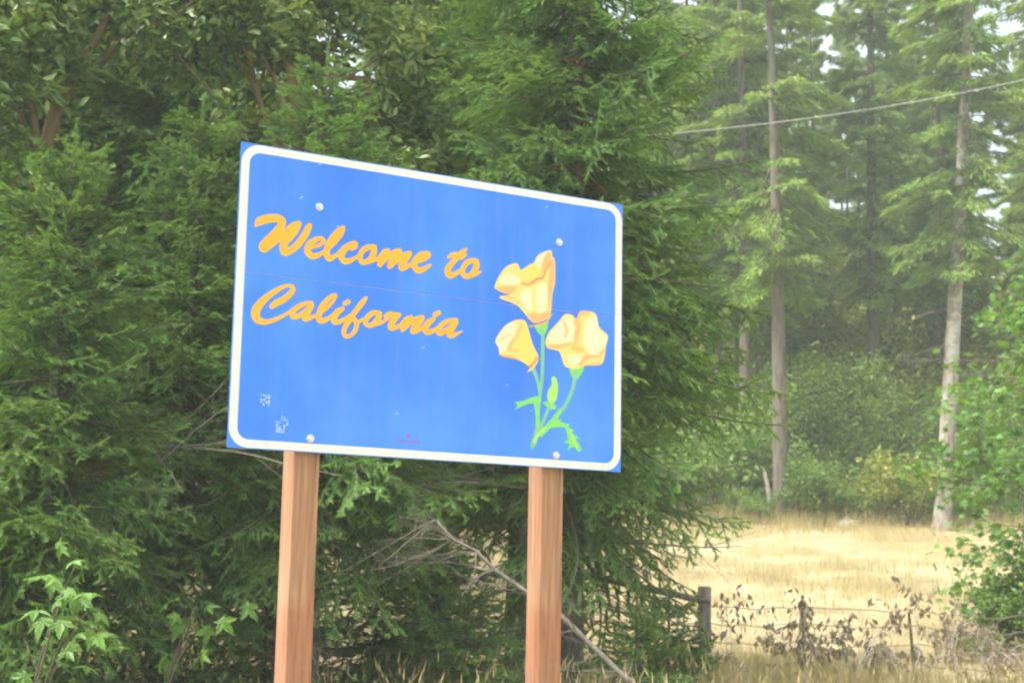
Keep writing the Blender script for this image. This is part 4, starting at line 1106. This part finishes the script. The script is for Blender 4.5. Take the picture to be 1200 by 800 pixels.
def stroke_sdf(X, Y, pts):
    S = spline(pts, 3.0)
    D = np.full(X.shape, -1e3)
    for x, y, w in S:
        D = np.maximum(D, max(w, 2.0) / 2 - np.hypot(X - x, Y - y)) if X.size < 3000 else _win(D, X, Y, x, y, max(w, 2.0) / 2)
    return D
def _win(D, X, Y, x, y, rad):
    gx, gy = X[0, :], Y[:, 0]
    m = rad + 14
    i0, i1 = np.searchsorted(gx, x - m), np.searchsorted(gx, x + m)
    j0, j1 = np.searchsorted(gy, y - m), np.searchsorted(gy, y + m)
    D[j0:j1, i0:i1] = np.maximum(D[j0:j1, i0:i1], rad - np.hypot(X[j0:j1, i0:i1] - x, Y[j0:j1, i0:i1] - y))
    return D
def poly_sdf(X, Y, pts):
    Q = spline(pts, 9.0, True)
    d = np.full(X.shape, 1e9)
    ins = np.zeros(X.shape, bool)
    for (x0, y0), (x1, y1) in zip(Q, np.roll(Q, -1, 0)):
        ex, ey = x1 - x0, y1 - y0
        t = np.clip(((X - x0) * ex + (Y - y0) * ey) / (ex * ex + ey * ey + 1e-9), 0, 1)
        d = np.minimum(d, np.hypot(X - x0 - t * ex, Y - y0 - t * ey))
        c = (y0 > Y) != (y1 > Y)
        ins ^= c & (X < ex * (Y - y0) / (ey if abs(ey) > 1e-9 else 1e-9) + x0)
    return np.where(ins, d, -d)

def printed(name, D, gx, gy, y, m, label=None, colour=None):
    """Flat print: the region D > 0 of a grid field, its outline interpolated between grid points."""
    ny, nx = D.shape
    V, Fs, cache = [], [], {}
    def corner(j, i):
        q = (j, i)
        if q not in cache: cache[q] = len(V); V.append((gx[i], gy[j]))
        return cache[q]
    def cross(a, b):
        q = (a, b) if a < b else (b, a)
        if q not in cache:
            da, db = D[q[0]], D[q[1]]
            t = da / (da - db)
            cache[q] = len(V)
            V.append((gx[q[0][1]] * (1 - t) + gx[q[1][1]] * t, gy[q[0][0]] * (1 - t) + gy[q[1][0]] * t))
        return cache[q]
    I = D > 0
    cnt = I[:-1, :-1].astype(int) + I[1:, :-1] + I[:-1, 1:] + I[1:, 1:]
    for j, i in np.argwhere(cnt > 0):
        c = [(j, i), (j, i + 1), (j + 1, i + 1), (j + 1, i)]
        P = []
        for a, b in zip(c, c[1:] + c[:1]):
            if I[a]: P.append(corner(*a))
            if I[a] != I[b]: P.append(cross(a, b))
        if len(P) > 2: Fs.append(P)
    V = np.array(V)
    me = bpy.data.meshes.new(name)
    me.from_pydata([(q[0] / 1000, y, q[1] / 1000 + Z0) for q in V], [], Fs)
    me.materials.append(m)
    if colour is not None:
        C = colour(V[:, 0], V[:, 1])
        at = me.attributes.new('ink', 'FLOAT_COLOR', 'POINT')
        at.data.foreach_set('color', np.concatenate([C, np.ones((len(C), 1))], 1).astype(np.float32).ravel())
    o = obj(name, me, sign)
    if label: o['label'] = label
    return o

def grid_for(items, step, pad=12):
    pts = np.array([q[:2] for it in items for q in it])
    w = max([q[2] for it in items for q in it if len(q) > 2] + [0]) / 2 + pad
    return np.arange(pts[:, 0].min() - w, pts[:, 0].max() + w, step), np.arange(pts[:, 1].min() - w, pts[:, 1].max() + w, step)

for lab, seg in (('yellow script word Welcome', LETTERS[:6]), ('yellow script word to', LETTERS[6:11]), ('yellow script word California', LETTERS[11:])):
    gx, gy = grid_for(seg, 3.0)
    X, Y = np.meshgrid(gx, gy)
    D = np.full(X.shape, -1e3)
    for st in seg: D = np.maximum(D, stroke_sdf(X, Y, st))
    printed('lettering', D, gx, gy, -0.0012, M['yellow'], lab)

INK = dict(yellow=(0.76, 0.56, 0.19), cream=(0.76, 0.70, 0.46), orange=(0.82, 0.36, 0.13), gold=(0.82, 0.56, 0.12), russet=(0.42, 0.14, 0.08),
           ochre=(0.62, 0.40, 0.09), stem=(0.18, 0.46, 0.28), leaf=(0.18, 0.58, 0.13), bright=(0.34, 0.66, 0.12))
mi, nt, b = mat('printed_ink', 0.45)
_a = node(nt, 'ShaderNodeAttribute', attribute_name='ink')
nt.links.new(_a.outputs['Color'], b.inputs['Base Color'])
def picture(name, items, y, label, union_all=False, soft=9.0):
    gx, gy = grid_for([it[2] for it in items], 3.0)
    X, Y = np.meshgrid(gx, gy)
    fld = lambda it, A, B: (poly_sdf if it[0] == 'p' else stroke_sdf)(A, B, it[2])
    D = fld(items[0], X, Y)
    if union_all:
        for it in items[1:]: D = np.maximum(D, fld(it, X, Y))
    def colour(x, y):
        ix = np.clip(((x - gx[0]) / 3.0), 0, len(gx) - 1.001); iy = np.clip(((y - gy[0]) / 3.0), 0, len(gy) - 1.001)
        i, j = ix.astype(int), iy.astype(int); fx, fy = ix - i, iy - j
        C = np.tile(np.array(INK[items[0][1]]), (len(x), 1))
        for it in items[1:]:
            S = fld(it, X, Y)
            s = S[j, i] * (1 - fx) * (1 - fy) + S[j, i + 1] * fx * (1 - fy) + S[j + 1, i] * (1 - fx) * fy + S[j + 1, i + 1] * fx * fy
            a = np.clip(0.5 + s / (2 * soft), 0, 1)[:, None] * (1.0 if union_all else 0.92)
            C = C * (1 - a) + np.array(INK[it[1]]) * a
        return C
    printed(name, D, gx, gy, y, mi, label, colour)
picture('painted_stem', STEMS, -0.0012, 'painted green poppy stems, bud and leaves', True, 3.0)
picture('painted_poppy', FLOWER_TALL, -0.0018, 'tall painted poppy at the top')
picture('painted_poppy', FLOWER_SIDE, -0.0019, 'half-closed painted poppy on the left stem')
picture('painted_poppy', FLOWER_OPEN, -0.0020, 'open painted poppy on the right stem')
picture('painted_rim', RIM, -0.0024, None)

# worn stickers, small red print, scratches
for x0, x1, z0, z1 in ((160, 212, 215, 266), (247, 305, 88, 172)):
    mb = MB()
    r = np.random.RandomState(x0)
    for gxx in np.arange(x0, x1, 13):                       # what is left of the torn film
        for gzz in np.arange(z0, z1, 12):
            if r.uniform() < 0.62:
                a, c = gxx / 1000, gzz / 1000 + Z0
                e = r.uniform(0.004, 0.0125, 4)
                mb.add([(a, -0.0011, c), (a + e[0], -0.0011, c), (a + e[1], -0.0011, c + e[2]), (a, -0.0011, c + e[3])], [[0, 1, 2, 3]])
    obj('worn_sticker', mb.mesh('worn_sticker', [M['sticker']]), sign)
mb = MB()
for k in range(13):
    x = 0.908 + k * 0.010
    mb.add([(x, -0.0011, Z0 + 0.084), (x + 0.007, -0.0011, Z0 + 0.084), (x + 0.007, -0.0011, Z0 + 0.094 + 0.003 * (k % 3 == 0)), (x, -0.0011, Z0 + 0.094)], [[0, 1, 2, 3]])
mb.add([(0.955, -0.0011, Z0 + 0.108), (0.985, -0.0011, Z0 + 0.108), (0.980, -0.0011, Z0 + 0.125), (0.968, -0.0011, Z0 + 0.132), (0.960, -0.0011, Z0 + 0.122)], [[0, 1, 2, 3, 4]])
obj('small_print', mb.mesh('small_print', [M['redprint']]), sign)
for x, z, l_, a in ((421, 1472, 22, .5), (330, 1285, 34, .7), (535, 1163, 22, .4), (1553, 692, 22, .5), (1041, 584, 26, .4), (903, 227, 24, .5), (1548, 426, 20, .6), (1780, 1440, 22, .5), (1700, 300, 18, -.4), (640, 740, 16, .3), (1200, 1000, 14, .5)):
    c, s_ = math.cos(a) * l_ / 2000, math.sin(a) * l_ / 2000
    x, z = x / 1000, z / 1000 + Z0
    mb = MB(); mb.add([(x - c, -0.0011, z - s_), (x + 0.002, -0.0011, z - 0.002), (x + c, -0.0011, z + s_), (x - 0.002, -0.0011, z + 0.0025)], [[0, 1, 2, 3]])
    obj('scratch', mb.mesh('scratch', [M['scratch']]), sign)
bm_ = MB()
t = np.linspace(0, 2 * np.pi, 18, endpoint=False)
for rad, y0, y1 in ((0.021, -0.0012, -0.0040), (0.0125, -0.0042, -0.0110)):
    a_, b_ = np.stack([rad * np.cos(t), np.full(18, y0), rad * np.sin(t)], -1), np.stack([rad * 0.93 * np.cos(t), np.full(18, y1), rad * 0.93 * np.sin(t)], -1)
    i = np.arange(18); i2 = (i + 1) % 18
    bm_.add(np.concatenate([a_, b_]), np.stack([i, i2, i2 + 18, i + 18], -1))
    bm_.add(b_, [list(range(18))])
BOLT = bm_.mesh('bolt', [M['zinc']])
for x, z in ((0.430, 1.250), (1.865, 1.250), (0.430, 0.068), (1.865, 0.068)):
    obj('bolt', BOLT, sign, (x, 0, Z0 + z))

# wooden posts: chamfered 140 mm timber behind the panel
def wood_post():
    m, nt, b = mat('post_wood', 0.8)
    L = nt.links.new
    tc = node(nt, 'ShaderNodeTexCoord')
    mp = node(nt, 'ShaderNodeMapping'); mp.inputs['Scale'].default_value = (1, 1, 0.045); L(tc.outputs['Object'], mp.inputs[0])
    g = node(nt, 'ShaderNodeTexNoise', Scale=46.0, Detail=7.0, Roughness=0.6, Distortion=0.6); L(mp.outputs[0], g.inputs['Vector'])
    n2 = node(nt, 'ShaderNodeTexNoise', Scale=2.3, Detail=5.0); L(tc.outputs['Object'], n2.inputs['Vector'])
    r = ramp(nt, [(0.30, (0.235, 0.118, 0.062)), (0.52, (0.345, 0.184, 0.100)), (0.75, (0.440, 0.255, 0.150))], g.outputs[0])
    r2 = ramp(nt, [(0.35, (0.80, 0.74, 0.72)), (0.65, (1, 1, 1))], n2.outputs[0])
    mx = node(nt, 'ShaderNodeMixRGB', blend_type='MULTIPLY', Fac=0.8); L(r.outputs[0], mx.inputs[1]); L(r2.outputs[0], mx.inputs[2])
    # redder and darker towards the foot
    sp = node(nt, 'ShaderNodeSeparateXYZ'); L(tc.outputs['Object'], sp.inputs[0])
    ed = node(nt, 'ShaderNodeMath', operation='MULTIPLY_ADD'); L(n2.outputs[0], ed.inputs[0]); ed.inputs[1].default_value = 0.12; L(sp.outputs['Z'], ed.inputs[2])
    st = node(nt, 'ShaderNodeMapRange'); L(ed.outputs[0], st.inputs[0]); st.inputs[1].default_value, st.inputs[2].default_value = 1.60, 1.52
    sc = node(nt, 'ShaderNodeMath', operation='MULTIPLY'); L(st.outputs[0], sc.inputs[0]); sc.inputs[1].default_value = 0.65
    m2 = node(nt, 'ShaderNodeMixRGB', blend_type='MULTIPLY'); L(sc.outputs[0], m2.inputs[0]); L(mx.outputs[0], m2.inputs[1]); m2.inputs[2].default_value = (0.94, 0.72, 0.66, 1)
    # drying checks, knots and greyed patches
    mc = node(nt, 'ShaderNodeMapping'); mc.inputs['Scale'].default_value = (1, 1, 0.03); L(tc.outputs['Object'], mc.inputs[0])
    ck = node(nt, 'ShaderNodeTexNoise', Scale=38.0, Detail=3.0, Distortion=1.2); L(mc.outputs[0], ck.inputs['Vector'])
    rc = ramp(nt, [(0.645, (0, 0, 0)), (0.675, (0.75, 0.75, 0.75))], ck.outputs[0])
    m3 = node(nt, 'ShaderNodeMixRGB'); L(rc.outputs[0], m3.inputs[0]); L(m2.outputs[0], m3.inputs[1]); m3.inputs[2].default_value = (0.075, 0.045, 0.032, 1)
    kn = node(nt, 'ShaderNodeTexVoronoi', Scale=3.4); L(tc.outputs['Object'], kn.inputs['Vector'])
    rk = ramp(nt, [(0.055, (0.8, 0.8, 0.8)), (0.085, (0, 0, 0))], kn.outputs['Distance'])
    m4 = node(nt, 'ShaderNodeMixRGB'); L(rk.outputs[0], m4.inputs[0]); L(m3.outputs[0], m4.inputs[1]); m4.inputs[2].default_value = (0.115, 0.055, 0.035, 1)
    n5 = node(nt, 'ShaderNodeTexNoise', Scale=5.0, Detail=8.0, Roughness=0.7); L(tc.outputs['Object'], n5.inputs['Vector'])
    r5 = ramp(nt, [(0.50, (0, 0, 0)), (0.70, (0.55, 0.55, 0.55))], n5.outputs[0])
    m5 = node(nt, 'ShaderNodeMixRGB'); L(r5.outputs[0], m5.inputs[0]); L(m4.outputs[0], m5.inputs[1]); m5.inputs[2].default_value = (0.250, 0.195, 0.155, 1)
    L(m5.outputs[0], b.inputs['Base Color'])
    bp = node(nt, 'ShaderNodeBump', Strength=0.35, Distance=0.004); L(g.outputs[0], bp.inputs['Height']); L(bp.outputs[0], b.inputs['Normal'])
    return m
MW = wood_post()
h, c = 0.070, 0.005
prof = [(-h + c, -h), (h - c, -h), (h, -h + c), (h, h - c), (h - c, h), (-h + c, h), (-h, h - c), (-h, -h + c)]
for x in (0.428, 1.862):
    mb = MB()
    zs = np.linspace(-0.6, Z0 + SIGN_H - 0.06, 9)
    V = np.concatenate([[(px, py, z) for px, py in prof] for z in zs])
    i = np.arange(8)[:, None] * 8; j = np.arange(8)[None]; j2 = (j + 1) % 8
    mb.add(V, np.stack([i + j, i + j2, i + 8 + j2, i + 8 + j], -1).reshape(-1, 4))
    mb.add(V[-8:], [list(range(8))])
    obj('post', mb.mesh('post', [MW]), sign, (x, 0.031 + h, 0))

# ---------------------------------------------------------------- summer haze
mh = bpy.data.materials.new('haze_air')
mh.use_nodes = True
hn = mh.node_tree
hn.nodes.clear()
ho = hn.nodes.new('ShaderNodeOutputMaterial')
hv = hn.nodes.new('ShaderNodeVolumePrincipled')
hv.inputs['Color'].default_value = (0.82, 0.95, 0.90, 1)
hv.inputs['Density'].default_value = 0.0016
hv.inputs['Anisotropy'].default_value = 0.2
hn.links.new(hv.outputs[0], ho.inputs['Volume'])
mb = MB(); box(mb, -650, 650, -650, 650, -2.0, 46.0)
hz = obj('haze', mb.mesh('haze', [mh]))
tag(hz, 'thin pale summer haze between the trees', 'haze', kind='stuff')
